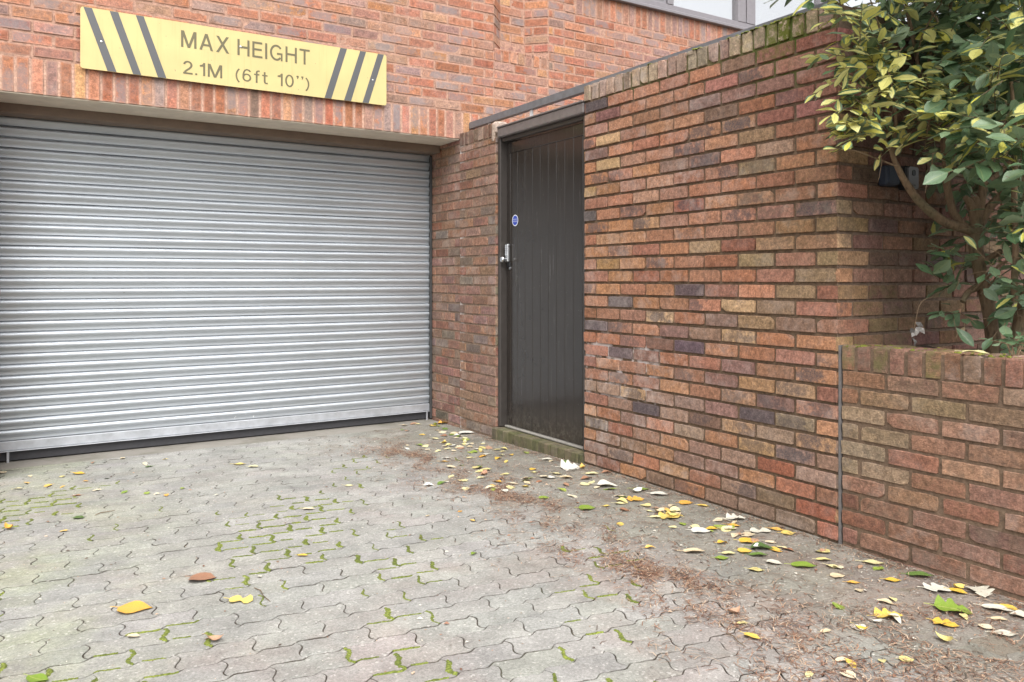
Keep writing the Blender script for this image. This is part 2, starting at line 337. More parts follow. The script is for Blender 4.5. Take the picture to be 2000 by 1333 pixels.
def bark_mat():
    g = NG('bark'); pos = g.geo(); n = g.noise(g.vmul(pos, (1, 1, 0.35)), 70, 5, 0.7); big = g.noise(pos, 9, 3)
    c = g.mix(n, lin((92, 74, 56), 0.7), lin((176, 148, 116), 0.7)); c = g.mix(g.rng(big, 0.5, 0.65, 0, 0.5), c, lin((120, 116, 88), 0.7)); c = g.mix(g.rng(g.vor(g.vmul(pos, (1, 1, .3)), 60), .1, .4, .5, 0), c, lin((60, 46, 36), .6)); g.bump(n, 1.0, 0.012)
    return g.p(Base_Color=c, Roughness=0.9)
M_bark = bark_mat()
def foliage_mat():
    g = NG('variegated_leaf'); pos = g.geo(); uv = g.sep(g.attr('buv', 'Vector')); par = g.sepc(g.attr('bpar')); n = g.noise(pos, 70, 3, 0.6)
    edge = g.math('ADD', uv[1], g.math('MULTIPLY', g.math('SUBTRACT', n, 0.5), 0.55))
    var = g.rng(g.math('SUBTRACT', edge, par[0]), -0.06, 0.10, 1, 0)
    green = g.mix(par[1], (0.055, 0.110, 0.050), (0.150, 0.215, 0.125)); green = g.mix(g.math('MULTIPLY', n, 0.5), green, g.mix(1.0, green, (1.8, 1.8, 1.7), 'MULTIPLY'))
    yel = g.mix(par[2], (0.62, 0.58, 0.08), (0.74, 0.70, 0.30)); c = g.mix(var, green, yel)
    vein = g.rng(uv[1], 0.02, 0.08, 0.4, 0); c = g.mix(vein, c, (0.30, 0.33, 0.12))
    c = g.mix(g.math('MULTIPLY', g.geo('Backfacing'), 0.22), c, (0.33, 0.36, 0.27))
    g.bump(g.math('ADD', n, g.noise(pos, 240, 2)), 0.25, 0.003)
    c = g.mix(g.rng(g.noise(pos, 46, 3, .6), .68, .74, 0, .75), c, (0.13, 0.085, 0.035)); m = g.p(Base_Color=c, Roughness=g.rng(n, .3, .7, .26, .46), **{'Specular IOR Level': 0.55})
    tr = g.node('ShaderNodeBsdfTranslucent'); g.t.links.new(c, tr.inputs[0]); mx = g.node('ShaderNodeMixShader'); mx.inputs[0].default_value = 0.25
    g.t.links.new(g.b.outputs[0], mx.inputs[1]); g.t.links.new(tr.outputs[0], mx.inputs[2]); g.t.links.new(mx.outputs[0], g.t.nodes['Material Output'].inputs[0])
    return m
M_fol = foliage_mat()
def fallen_mat(name, a, b, back):
    g = NG(name); pos = g.obj(); uv = g.sep(g.attr('buv', 'Vector')); n = g.noise(pos, 40, 4, 0.65); r = g.node('ShaderNodeObjectInfo').outputs['Random']
    c = g.mix(g.rng(g.math('ADD', n, g.math('MULTIPLY', g.math('SUBTRACT', r, 0.5), 0.4)), 0.3, 0.7), a, b)
    c = g.mix(g.rng(g.noise(pos, 65, 3), 0.64, 0.70, 0, 0.7), c, (0.16, 0.085, 0.03)); c = g.mix(g.rng(uv[1], 0.02, 0.09, 0.5, 0), c, back)
    g.bump(g.noise(pos, 120, 3), 0.3, 0.002)
    return g.p(Base_Color=c, Roughness=0.6)
LC = dict(yellow=fallen_mat('yellow_leaf', lin((236, 190, 66), 0.74), lin((240, 214, 120), 0.74), lin((235, 215, 130), 0.75)),
          pale=fallen_mat('pale_yellow_leaf', lin((226, 210, 128), 0.75), lin((236, 228, 176), 0.75), lin((238, 230, 190), 0.75)),
          cream=fallen_mat('cream_leaf', lin((226, 206, 168), 0.75), lin((238, 226, 196), 0.75), lin((200, 180, 140), 0.75)),
          white=fallen_mat('whitish_leaf', lin((222, 218, 200), 0.76), lin((238, 236, 226), 0.76), lin((220, 214, 190), 0.8)),
          lime=fallen_mat('lime_green_leaf', lin((128, 158, 52), 0.7), lin((186, 200, 96), 0.7), lin((205, 205, 130), 0.7)),
          green=fallen_mat('green_leaf', lin((92, 122, 62), 0.6), lin((132, 168, 66), 0.6), lin((150, 175, 100), 0.6)),
          orange=fallen_mat('orange_leaf', lin((232, 174, 72), 0.8), lin((242, 202, 112), 0.8), lin((226, 180, 110), 0.75)),
          brown=fallen_mat('brown_leaf', lin((170, 122, 94), 0.7), lin((206, 166, 136), 0.7), lin((170, 126, 96), 0.65)))

# ------------------------------------------------------------------ brickwork
_TPL = {}
def tpl(nx, ny):
    if (nx, ny) in _TPL: return _TPL[(nx, ny)]
    st = np.array([(i / nx, j / ny) for j in range(ny + 1) for i in range(nx + 1)])
    g = lambda i, j: j * (nx + 1) + i
    F = [(g(i, j), g(i + 1, j), g(i + 1, j + 1), g(i, j + 1)) for j in range(ny) for i in range(nx)]
    per = [g(i, 0) for i in range(nx)] + [g(nx, j) for j in range(ny)] + [g(i, ny) for i in range(nx, 0, -1)] + [g(0, j) for j in range(ny, 0, -1)]
    n0 = len(st); m = len(per)
    for k in range(m):
        a, b = per[k], per[(k + 1) % m]; F.append((n0 + k, n0 + (k + 1) % m, b, a)); F.append((n0 + m + k, n0 + m + (k + 1) % m, n0 + (k + 1) % m, n0 + k))
    _TPL[(nx, ny)] = (st, F, per); return _TPL[(nx, ny)]
def brick(mb, fr, a0, a1, b0, b1, col, par, wear=1.0, inset=0.003, skirt=0.020, swap=False, proud=0.0015):
    O, u, v, n = fr; W = a1 - a0; H = b1 - b0
    nx = max(2, int(round(W / 0.027))); ny = max(2, int(round(H / 0.024))); st, F, per = tpl(nx, ny)
    j = 0.0012 * wear; da0, da1 = RNG.normal(0, j, 2); db0, db1 = RNG.normal(0, j, 2)
    a0 += abs(da0); a1 -= abs(da1); b0 += abs(db0) * .6; b1 -= abs(db1) * .6; W = a1 - a0; H = b1 - b0
    ph = RNG.uniform(0, 6.28, 6); s, t = st[:, 0], st[:, 1]
    off = RNG.normal(0, proud) + RNG.normal(0, 0.0012) * (s - .5) * 2 + RNG.normal(0, 0.0008) * (t - .5) * 2
    fa = a0 + inset + s * (W - 2 * inset); fb = b0 + inset + t * (H - 2 * inset)
    fd = off + 0.0005 * wear * (np.sin(fa * 60 + ph[0]) + np.sin(fb * 120 + ph[1]) + np.sin(fa * 150 + fb * 90 + ph[2])) + RNG.normal(0, 0.00035 * wear, len(s))
    ps, pt = s[per], t[per]; k = len(per)
    ra = a0 + ps * W; rb = b0 + pt * H
    e1 = wear * (0.0011 * np.sin(ra * 90 + ph[3]) + RNG.normal(0, 0.0007, k)); e2 = wear * (0.0011 * np.sin(rb * 110 + ra * 70 + ph[4]) + RNG.normal(0, 0.0007, k))
    corner = ((ps == 0) | (ps == 1)) & ((pt == 0) | (pt == 1)); cr = RNG.uniform(0.0005, 0.003, k) * wear; chip = (RNG.random(k) < .02) & (wear > 1.2); cr = np.minimum(cr, .0055); cr = np.where(chip, RNG.uniform(.006, .013, k), cr)
    fa = fa.copy(); fb = fb.copy(); big = corner & chip
    for kk in np.nonzero(big)[0]: fa[per[kk]] += cr[kk] if ps[kk] == 0 else -cr[kk]; fb[per[kk]] += cr[kk] if pt[kk] == 0 else -cr[kk]
    ra += np.where(pt % 1 == 0, 0, np.where(ps == 0, np.abs(e1), -np.abs(e1))) + np.where(corner, np.where(ps == 0, cr, -cr), 0)
    rb += np.where(ps % 1 == 0, 0, np.where(pt == 0, np.abs(e2), -np.abs(e2))) + np.where(corner, np.where(pt == 0, cr, -cr), 0)
    rd = fd[per] - inset * RNG.uniform(0.6, 1.3, k)
    A = np.concatenate([fa, ra, ra]); B = np.concatenate([fb, rb, rb]); D = np.concatenate([fd, rd, np.full(k, -skirt)])
    V = O + A[:, None] * u + B[:, None] * v + D[:, None] * n
    U = np.stack([np.concatenate([s, ps, ps]), np.concatenate([t, pt, pt]), np.full(len(A), W / H)], 1)
    if swap: U = np.stack([U[:, 1], U[:, 0], np.full(len(A), H / W)], 1)
    mb.add(V, F, 0, col, par, U)
def frame(O, u, v=(0, 0, 1)):
    u = np.array(u, float); v = np.array(v, float); return (np.array(O, float), u, v, np.cross(u, v))
def row(mb, fr, a0, a1, b0, b1, shift, colf, L=0.215, j=0.010, wear=1.0, swap=False, ends=(0.0015, 0.0015), gaps=()):
    """one course of bricks between a0 and a1"""
    x = a0 + shift - (L + j) * 2
    while x < a1:
        p, q = max(x, a0 + ends[0]), min(x + L, a1 - ends[1])
        if q - p > 0.022:
            parts = [(p, q)]
            for g0, g1 in gaps:
                parts = [r for pp, qq in parts for r in ((pp, min(qq, g0)), (max(pp, g1), qq)) if r[1] - r[0] > 0.022]
            for pp, qq in parts:
                c, pr = colf((pp + qq) / 2, (b0 + b1) / 2); brick(mb, fr, pp, qq, b0, b1, c, pr, wear, swap=swap)
        x += L + j
def mortar(mb, fr, a0, a1, b0, b1, depth, col, par=(0, 0, 0, 0), step=0.3):
    O, u, v, n = fr; na = max(1, int((a1 - a0) / step)); nb = max(1, int((b1 - b0) / step))
    A, B = np.meshgrid(np.linspace(a0, a1, na + 1), np.linspace(b0, b1, nb + 1)); A, B = A.ravel(), B.ravel()
    V = O + A[:, None] * u + B[:, None] * v - depth * n
    F = [(jj * (na + 1) + i, jj * (na + 1) + i + 1, (jj + 1) * (na + 1) + i + 1, (jj + 1) * (na + 1) + i) for jj in range(nb) for i in range(na)]
    q = np.array([par(a, b) for a, b in zip(A, B)]) if callable(par) else par
    mb.add(V, F, 1, col, q)
def jit(c, s=12, k=K, ds=0.16):
    c = np.array(c, float); c = c * (1 - ds) + c.mean() * 1.04 * ds
    d = RNG.normal(0, s); return np.array(lin(tuple(np.clip(np.array(c) + d + RNG.normal(0, s * .35, 3), 8, 250)), k))
def pick(tbl):
    r = RNG.random() * sum(t[0] for t in tbl)
    for wt, c in tbl:
        r -= wt
        if r <= 0: return c
    return tbl[-1][1]

PITCH = 0.0747
# facade colours: bright orange stocks with grey-blue kiln smears
FAC = [(5, (214, 134, 98)), (4, (206, 124, 90)), (3, (204, 142, 112)), (1.2, (222, 150, 96)), (2.0, (190, 140, 122)), (1.2, (176, 138, 126))]
def cf_fac(a, b):
    r = RNG.random(); return jit(pick(FAC), 8, K * .88, .18), (RNG.uniform(.55, .95) if r < .36 else RNG.uniform(0, .25), RNG.random(), 0, RNG.uniform(0, .2))
MOR_F = lin((216, 172, 150), K * .84)
GAR = [(7, (184, 124, 90)), (6, (172, 118, 92)), (4, (194, 132, 92)), (2.2, (190, 142, 100)), (1.2, (196, 154, 110)), (2.0, (150, 112, 96)), (1.4, (110, 96, 95))]
def cf_gar(a, b):      # a runs from the door end (0) to the corner (1.81)
    r = RNG.random(); c = pick(GAR); sm = RNG.uniform(.5, .95) if r < .16 else RNG.uniform(0, .12); eff = RNG.uniform(0, .3)
    if a > 1.35 and 0.9 < b < 1.85 and RNG.random() < .75: c = pick([(3, (176, 138, 98)), (2, (164, 132, 98)), (2, (176, 122, 94))]); sm *= .5
    if a > 1.45 and b > 1.85: c = pick([(4, (166, 108, 88)), (1, (150, 106, 92))]); sm *= .5
    if a > 1.1 and b < 0.30 and RNG.random() < .7: c = pick([(3, (178, 112, 84)), (1, (166, 114, 90))])
    if a < 0.9 and b < 0.75: eff = RNG.uniform(.1, .6)
    if b < 0.5 and RNG.random() < .4: c = pick([(2, (162, 126, 106)), (1, (164, 132, 108))])
    if 1.5 < b < 1.8 and .5 < a < 1.3: eff = RNG.uniform(.1, .55)
    moss = max(0, 1 - abs(a - 1.48) / .22) * max(0, 1 - (2.25 - b) / .16) if b < 2.25 else 0
    moss = max(moss * .8, 0.10 if (a > 1.3 and 1.2 < b < 1.7) else 0)
    return jit(c, 7, K * 1.08, .18), (sm, RNG.random(), moss, eff)
MOR_G = lin((134, 112, 90), K * .9)
LOW = [(2, (178, 128, 98)), (5, (176, 124, 96)), (4, (168, 124, 98)), (3, (168, 136, 104)), (2, (156, 132, 106)), (1.5, (180, 120, 92))]
def cf_low(a, b):
    c = pick(LOW)
    if a < 0.5 and 0.3 < b < 0.7 and RNG.random() < .45: c = (172, 142, 108)
    if b < 0.25: c = pick([(3, (166, 114, 92)), (1, (156, 112, 94))])
    return jit(c, 7, K * 1.05, .22), (RNG.uniform(0, .25), RNG.random(), RNG.uniform(0, .10), RNG.uniform(0, .25))
MOR_L = lin((138, 116, 96), K)
PIL = [(5, (166, 116, 94)), (4, (158, 118, 98)), (2, (172, 116, 90)), (2, (140, 116, 104))]
def cf_pil(a, b): return jit(pick(PIL), 8, K * 1.05, .2), (RNG.uniform(0, .45), RNG.random(), RNG.uniform(0, .1), RNG.uniform(0, .35))
MOR_P = lin((158, 134, 114), K)

XW = 3.05                                   # plane of the garden walls
# ------------------------------------------------------------------ building
YF = 5.64; OX0, OX1 = -0.035, 3.05; LZ = 1.12 + 1.143; LT = LZ + 0.215
RX = (3.373, 3.521, 3.762, 3.911); RD = 0.148; RZ = 1.889 + 1.143; WX0, WX1, WZ = 4.21, 7.6, 2.505 + 1.143; TOP = 4.25
bld = thing('brick_building', 'orange brick building with a wide garage opening, canted niche and grey window above', 'building', (0, YF, 0))
def bpart(mb, name, mats, parent=bld, smooth=35):
    o = mb.build(name, mats, parent, smooth); o.matrix_parent_inverse = parent.matrix_world.inverted() if False else __import__('mathutils').Matrix.Translation(-parent.location); return o
mb = MB(); F0 = frame((0, YF, 0), (1, 0, 0))
i = 0; z = LT + 0.010
while z < TOP:
    b0, b1 = z, z + 0.0647; sh = 0.04 + (0.1125 if i % 2 else 0); gaps = []
    row(mb, F0, -2.6, RX[0] if b1 > RZ else RX[0] + 0.0, b0, b1, sh, cf_fac)
    if b0 > RZ - 0.005 or b1 < RZ - 0.105:
        pass
    if b1 < RZ - 0.104: row(mb, F0, RX[0], RX[3], b0, b1, sh + 0.05, cf_fac)
    g2 = [(WX0 - 0.012, 9)] if b1 > WZ - 0.195 else []
    row(mb, F0, RX[3], 8.3, b0, b1, sh + 0.02, cf_fac, gaps=g2)
    if b0 > RZ - 0.01:   # canted niche
        s2 = 0.7071
        ch = RD / s2
        row(mb, frame((RX[0], YF, 0), (s2, s2, 0)), 0, ch, b0, b1, 0.10 if i % 2 else 0.0, cf_fac)
        row(mb, frame((RX[1], YF + RD, 0), (1, 0, 0)), 0, RX[2] - RX[1], b0, b1, 0.11 if i % 2 else 0.0, cf_fac)
        row(mb, frame((RX[2], YF + RD, 0), (s2, -s2, 0)), 0, ch, b0, b1, 0.0 if i % 2 else 0.08, cf_fac)
    z += PITCH; i += 1
s2 = 0.7071; ch = RD / s2
for fr_, w_ in ((frame((RX[0], YF, 0), (s2, s2, 0)), ch), (frame((RX[1], YF + RD, 0), (1, 0, 0)), RX[2] - RX[1]), (frame((RX[2], YF + RD, 0), (s2, -s2, 0)), ch)):
    mortar(mb, fr_, -0.004, w_ + 0.004, RZ - 0.02, TOP, 0.004, MOR_F)
mortar(mb, F0, -2.6, RX[0] - 0.003, LT, TOP, 0.004, MOR_F); mortar(mb, F0, RX[3] + 0.003, WX0, LT - 0.3, TOP, 0.004, MOR_F)
mortar(mb, F0, RX[0] - 0.003, RX[3] + 0.003, LT - 0.3, RZ - 0.02, 0.004, MOR_F); mortar(mb, F0, WX0, 8.3, LT - 0.3, WZ + 0.002, 0.004, MOR_F)
# soldier course over the opening, sill course of the niche, soldiers under the window
x = -0.40
while x < 3.52:
    c, p_ = cf_fac(0, 0); brick(mb, F0, x, x + 0.0648, LZ, LT, c, p_, 1.1, swap=True); x += 0.0758
mortar(mb, F0, -0.44, 3.373, LZ + 0.002, LT, 0.005, lin((226, 184, 162), K * .9))
row(mb, F0, 3.53, 8.3, LT - 0.0647 - 0.0, LT - 0.0, 0.02, cf_fac); row(mb, F0, 3.53, 8.3, LT - 0.0647 - PITCH, LT - PITCH, 0.12, cf_fac)
x = RX[0] + 0.004
for k in range(7):
    c, p_ = cf_fac(0, 0); brick(mb, F0, x, x + 0.066, RZ - 0.100, RZ, c, p_, 1.2, swap=True); x += 0.0765
Ft = frame((0, YF, RZ), (1, 0, 0), (0, 1, 0)); x = RX[0] + 0.004
for k in range(7):
    c, p_ = cf_fac(0, 0); brick(mb, Ft, x, x + 0.066, 0.001, RD, c, p_, 1.0, swap=True); x += 0.0765
x = WX0
while x < 8.2:
    c, p_ = cf_fac(0, 0); brick(mb, F0, x, x + 0.0648, WZ - 0.190, WZ + 0.02, c, p_, 1.0, swap=True); x += 0.0750
# left pier of the opening and the reveals
FL = frame((0, YF, 0), (1, 0, 0)); b = -0.075; i = 0
while b < LT - 0.03:
    row(mb, FL, -2.6, OX0 if b < LZ - 0.02 else -0.41, b, min(b + 0.0647, 9), 0.0 if i % 2 else 0.1125, cf_fac)
    row(mb, frame((OX0, YF, 0), (0, 1, 0)), 0, 0.50, b, b + 0.0647, 0.0 if i % 2 else 0.11, cf_fac)
    b += PITCH; i += 1
mortar(mb, FL, -2.6, OX0 - 0.003, -0.08, LT, 0.006, MOR_F); mortar(mb, frame((OX0, YF, 0), (0, 1, 0)), 0.003, 0.5, -0.08, LZ, 0.006, MOR_F)
wall_o = bpart(mb, 'wall', [M_fac, M_mor])
# right reveal of the opening (browner brick)
mb = MB(); FR_ = frame((OX1 + 0.012, 6.30, 0), (0, -1, 0)); b = -0.085; i = 0
while b < LZ - 0.03:
    row(mb, FR_, 0, 0.655, b, min(b + 0.0647, LZ - 0.002), 0.0 if i % 2 else 0.1125, cf_pil); b += PITCH; i += 1
mortar(mb, FR_, 0, 0.66, -0.09, LZ - 0.001, 0.006, MOR_P)
bpart(mb, 'side_reveal', [M_gar, M_mor])
# solid backing: behind the facade, roof slab over the garage, side and rear walls
mb = MB()
mb.box((-2.6, YF + 0.16, LZ + 0.012), (RX[0] - 0.02, YF + 0.33, TOP), c=(1, 1, 1)); mb.box((RX[0] - 0.02, YF + 0.30, LZ + 0.012), (RX[3] + 0.02, YF + 0.33, TOP))
mb.box((RX[3] + 0.02, YF + 0.02, -0.05), (8.3, YF + 0.33, WZ - 0.01)); mb.box((RX[3] + 0.02, YF + 0.02, WZ - 0.005), (WX0 - 0.01, YF + 0.33, TOP))
mb.box((3.30, YF + 0.02, -0.05), (RX[3] + 0.015, YF + 0.29, RZ - 0.05))
mb.box((-2.6, YF + 0.02, -0.1), (OX0 - 0.02, YF + 0.33, LZ + 0.009)); mb.box((-2.6, YF + 0.02, LZ + 0.015), (RX[0] - 0.023, YF + 0.155, TOP))
mb.box((-0.55, YF + 0.335, 2.30), (3.6, 9.0, 2.40)); mb.box((-0.55, YF + 0.335, -0.1), (-0.20, 9.0, 2.295)); mb.box((3.09, YF + 0.70, -0.1), (3.6, 9.0, 2.295)); mb.box((-0.15, 8.8, -0.1), (3.05, 9.0, 2.295))
mb.box((-2.6, YF + 0.335, TOP - 0.10), (8.3, 9.0, TOP + 0.1))
bpart(mb, 'backing_wall', M_core, smooth=0)
# rendered soffit
mb = MB(); mb.box((OX0 + 0.002, YF + 0.012, LZ - 0.006), (OX1 + 0.008, YF + 0.338, LZ + 0.008)); bpart(mb, 'soffit', M_soffit, smooth=0)
# window
wn = MB(); y0, y1 = YF - 0.012, YF + 0.07
wn.box((WX0 - 0.03, YF - 0.045, WZ + 0.000), (WX1, YF + 0.10, WZ + 0.028), bev=0.004)      # sill
wn.box((WX0 + 0.0, y0, WZ + 0.030), (WX1, y1, WZ + 0.088), bev=0.004)
for xa, xb in ((WX0, WX0 + 0.06), (5.27, 5.345), (6.22, 6.33), (6.345, 6.47), (7.5, 7.58)): wn.box((xa, y0 - 0.003, WZ + 0.0885), (xb, y1 + 0.002, TOP + 0.0), bev=0.004)
win = bpart(wn, 'window', M_winf)
def sub(mb_, name, mat, par_, **k):
    return mb_.build(name, mat, par_, **k)
pm = MB(); pm.box((WX0 + 0.062, YF + 0.012, WZ + 0.089), (5.268, YF + 0.05, TOP)); pm.box((WX0 + 0.10, YF + 0.004, WZ + 0.125), (5.235, YF + 0.0115, TOP), bev=0.004); sub(pm, 'infill_panel', M_panel, win)
for xa, xb in ((5.347, 6.218), (6.472, 7.498)):
    q = MB(); q.box((xa, YF + 0.030, WZ + 0.089), (xb, YF + 0.036, TOP)); sub(q, 'pane', M_glass, win, smooth=0)
    q = MB(); q.box((xa, YF + 0.075, WZ + 0.06), (xb, YF + 0.082, TOP)); sub(q, 'sky_white_sheet', M_skywhite, win, smooth=0)  # white sheet added behind the pane, standing in for reflected sky
# ---- roller shutter
YS = 6.18; SB = 0.033; bar_h = 0.062; SP = 0.0707
prof = [(0.0, -10), (.03, -2), (.05, 4), (.10, 9.5), (.17, 13), (.25, 14.5), (.34, 14.5), (.43, 12.5), (.52, 9), (.60, 5.2), (.67, 2.6), (.74, 1.4), (.82, 1.1), (.89, 1.3), (.935, 1.2), (.95, -2), (.965, -10), (1.0, -10)]
sh = MB(); xs = np.linspace(OX0 - 0.03, OX1 + 0.005, 14); pts = []
nsl = 31
for kk in range(nsl):
    ztop = SB + bar_h + SP * (nsl - kk); dz = RNG.normal(0, 0.0006); do = RNG.normal(0, 0.0012)
    for s_, o_ in prof[:-1]: pts.append((ztop - s_ * SP + dz, o_ / 1000 + do))
pts.append((SB + bar_h, -0.010)); pts = np.array(pts); npn = len(pts)
wv = [0.0012 * np.sin(xs * 1.7 + RNG.uniform(0, 6)) for _ in range(4)]
V = np.array([(x_, YS - o_ + 0.0014 * math.sin(x_ * 2.1 + z_ * 3.3) + 0.0008 * math.sin(x_ * 5 - z_ * 9), z_) for x_ in xs for z_, o_ in pts])
F = [(a * npn + b_, a * npn + b_ + 1, (a + 1) * npn + b_ + 1, (a + 1) * npn + b_) for a in range(len(xs) - 1) for b_ in range(npn - 1)]
sh.add(V, F); shutter = bpart(sh, 'roller_shutter', M_slat, smooth=60)
shutter['label'] = 'galvanised roller shutter almost closed'
q = MB(); q.box((OX0 - 0.02, YS - 0.016, SB), (OX1 + 0.0, YS + 0.012, SB + bar_h - 0.002), bev=0.003); q.box((OX0 - 0.02, YS - 0.040, SB - 0.004), (OX1, YS - 0.0165, SB + 0.0), bev=0.001); sub(q, 'bottom_bar', M_bar, shutter)
for xg in (OX1 - 0.010,):
    q = MB(); q.box((xg, YS - 0.045, -0.03), (OX1 + 0.010, YS - 0.028, 2.19), bev=0.002); q.box((xg + 0.0095, YS - 0.0275, -0.03), (OX1 + 0.010, YS + 0.04, 2.19)); sub(q, 'guide_rail', M_guide, shutter)
q = MB(); q.box((OX0 - 0.05, YS - 0.045, -0.03), (OX0 - 0.006, YS - 0.030, 2.19), bev=0.002); sub(q, 'guide_rail', M_guide, shutter)
q = MB(); q.box((OX0 - 0.02, YS - 0.010, -0.034), (OX1 - 0.012, YS + 0.006, SB - 0.006), bev=0.003); sub(q, 'gap_shade_strip', M_gapshade, shutter)  # dark strip standing in for the shade in the gap under the bar
for xf in (0.012, 3.018):
    q = MB(); q.box((xf - 0.008, YS - 0.036, gz(YS) - 0.005), (xf + 0.008, YS - 0.022, SB - 0.005), bev=0.003); sub(q, 'foot', M_bar, shutter)
q = MB(); q.box((OX0 + 0.003, YF + 0.342, 2.198), (OX1 + 0.006, YF + 0.36, LZ + 0.03), bev=0.003); q.box((OX0 + 0.004, YF + 0.361, 2.1965), (OX1 + 0.004, YS - 0.06, 2.212), bev=0.002); q.box((OX0 + 0.004, YS - 0.058, 2.200), (OX1 + 0.004, YS - 0.052, 2.30)); sub(q, 'housing', M_box, shutter)

# ------------------------------------------------------------------ height sign
SY = YF - 0.030
sx0, sx1 = 0.389, 2.416; sz0, sz1 = 1.305 + 1.143, 1.685 + 1.143
sign = thing('height_sign', 'long yellow sign with black stripes reading MAX HEIGHT above the garage shutter', 'sign', (sx0, SY, sz0))
import mathutils
def cpart(mb_, name, mat, par_, **k):
    o = mb_.build(name, mat, par_, **k); root = par_
    if par_.parent is None: o.matrix_parent_inverse = mathutils.Matrix.Translation(-par_.location)
    return o
def rrect(x0, x1, z0, z1, r, n=5):
    pts = []
    for cx, cz, a0 in ((x1 - r, z1 - r, 0), (x0 + r, z1 - r, 90), (x0 + r, z0 + r, 180), (x1 - r, z0 + r, 270)):
        for k in range(n): a = R(a0 + 90 * k / (n - 1)); pts.append((cx + r * math.cos(a), cz + r * math.sin(a)))
    return pts
def prism_y(mb_, poly, y0, y1, m=0, c=(1, 1, 1)):   # polygon in XZ (counter-clockwise seen from -Y), y0 front
    n = len(poly); V = [(x_, y0, z_) for x_, z_ in poly] + [(x_, y1, z_) for x_, z_ in poly]
    mb_.add(V, [tuple(range(n)), tuple(range(2 * n - 1, n - 1, -1))] + [(k, k + n, (k + 1) % n + n, (k + 1) % n) for k in range(n)], m, c)
q = MB(); prism_y(q, rrect(sx0, sx1, sz0, sz1, 0.018), SY, SY + 0.006)
q.box((0.8, SY + 0.0062, sz0 + 0.05), (0.84, YF - 0.004, sz1 - 0.05)); q.box((2.0, SY + 0.0062, sz0 + 0.05), (2.04, YF - 0.004, sz1 - 0.05))
cpart(q, 'board', M_yel, sign)
def sxw(px, py): return onY(px, py, SY)[0]
for (ta, tb, ty, ba, bb, by) in ((163, 179.6, 16, 210, 227.6, 138), (214, 230.8, 24, 260, 276, 146), (265, 280.5, 32, 308.5, 325, 152),
                                 (665, 677.7, 95, 633.8, 647, 190), (703.5, 714.8, 101, 672, 685.5, 196), (738, 749.7, 107, 708, 720, 201)):
    q = MB(); prism_y(q, [(sxw(ba, by), sz0 + 0.0015), (sxw(bb, by), sz0 + 0.0015), (sxw(tb, ty), sz1 - 0.0015), (sxw(ta, ty), sz1 - 0.0015)], SY - 0.0014, SY - 0.0002); cpart(q, 'stripe', M_blk, sign, smooth=0)
def text_mesh(body, name, mat, par_, x0, x1, z0, z1, y, ext=0.0007, weight=0.0, normal='Y', space=1.0):
    cu = bpy.data.curves.new(name, 'FONT'); cu.body = body; cu.size = 1.0; cu.offset = weight; cu.space_word = space; cu.resolution_u = 6
    ob = bpy.data.objects.new(name, cu); COL.objects.link(ob); dg = bpy.context.evaluated_depsgraph_get(); dg.update()
    me = bpy.data.meshes.new_from_object(ob.evaluated_get(dg)); COL.objects.unlink(ob); bpy.data.objects.remove(ob)
    n = len(me.vertices); co = np.zeros(n * 3); me.vertices.foreach_get('co', co); co = co.reshape(-1, 3)
    lo, hi = co.min(0), co.max(0); a = (co[:, 0] - lo[0]) / (hi[0] - lo[0]); b_ = (co[:, 1] - lo[1]) / (hi[1] - lo[1])
    if normal == 'Y': nc = np.stack([x0 + a * (x1 - x0), np.full(n, y), z0 + b_ * (z1 - z0)], 1)
    else: nc = np.stack([np.full(n, y), x0 + a * (x1 - x0), z0 + b_ * (z1 - z0)], 1)
    me.vertices.foreach_set('co', nc.ravel()); me.materials.clear(); me.materials.append(mat); me.update()
    o = bpy.data.objects.new(name, me); link(o, par_)
    if par_.parent is None: o.matrix_parent_inverse = mathutils.Matrix.Translation(-par_.location)
    return o
zc = 1.143
def strip(pl, wd):
    pl = np.array(pl, float); t = np.gradient(pl, axis=0); t /= np.linalg.norm(t, axis=1)[:, None] + 1e-9; n = np.stack([-t[:, 1], t[:, 0]], 1) * wd / 2
    L, Rr = pl + n, pl - n; return [np.array([Rr[k], Rr[k + 1], L[k + 1], L[k]]) for k in range(len(pl) - 1)]
def arc(cx, cy, rx, ry, a0, a1, n=18): return [(cx + rx * math.cos(R(a0 + (a1 - a0) * k / n)), cy + ry * math.sin(R(a0 + (a1 - a0) * k / n))) for k in range(n + 1)]
def rc(x0, y0, x1, y1): return [np.array([(x0, y0), (x1, y0), (x1, y1), (x0, y1)])]
def pg(*p): return [np.array(p, float)]
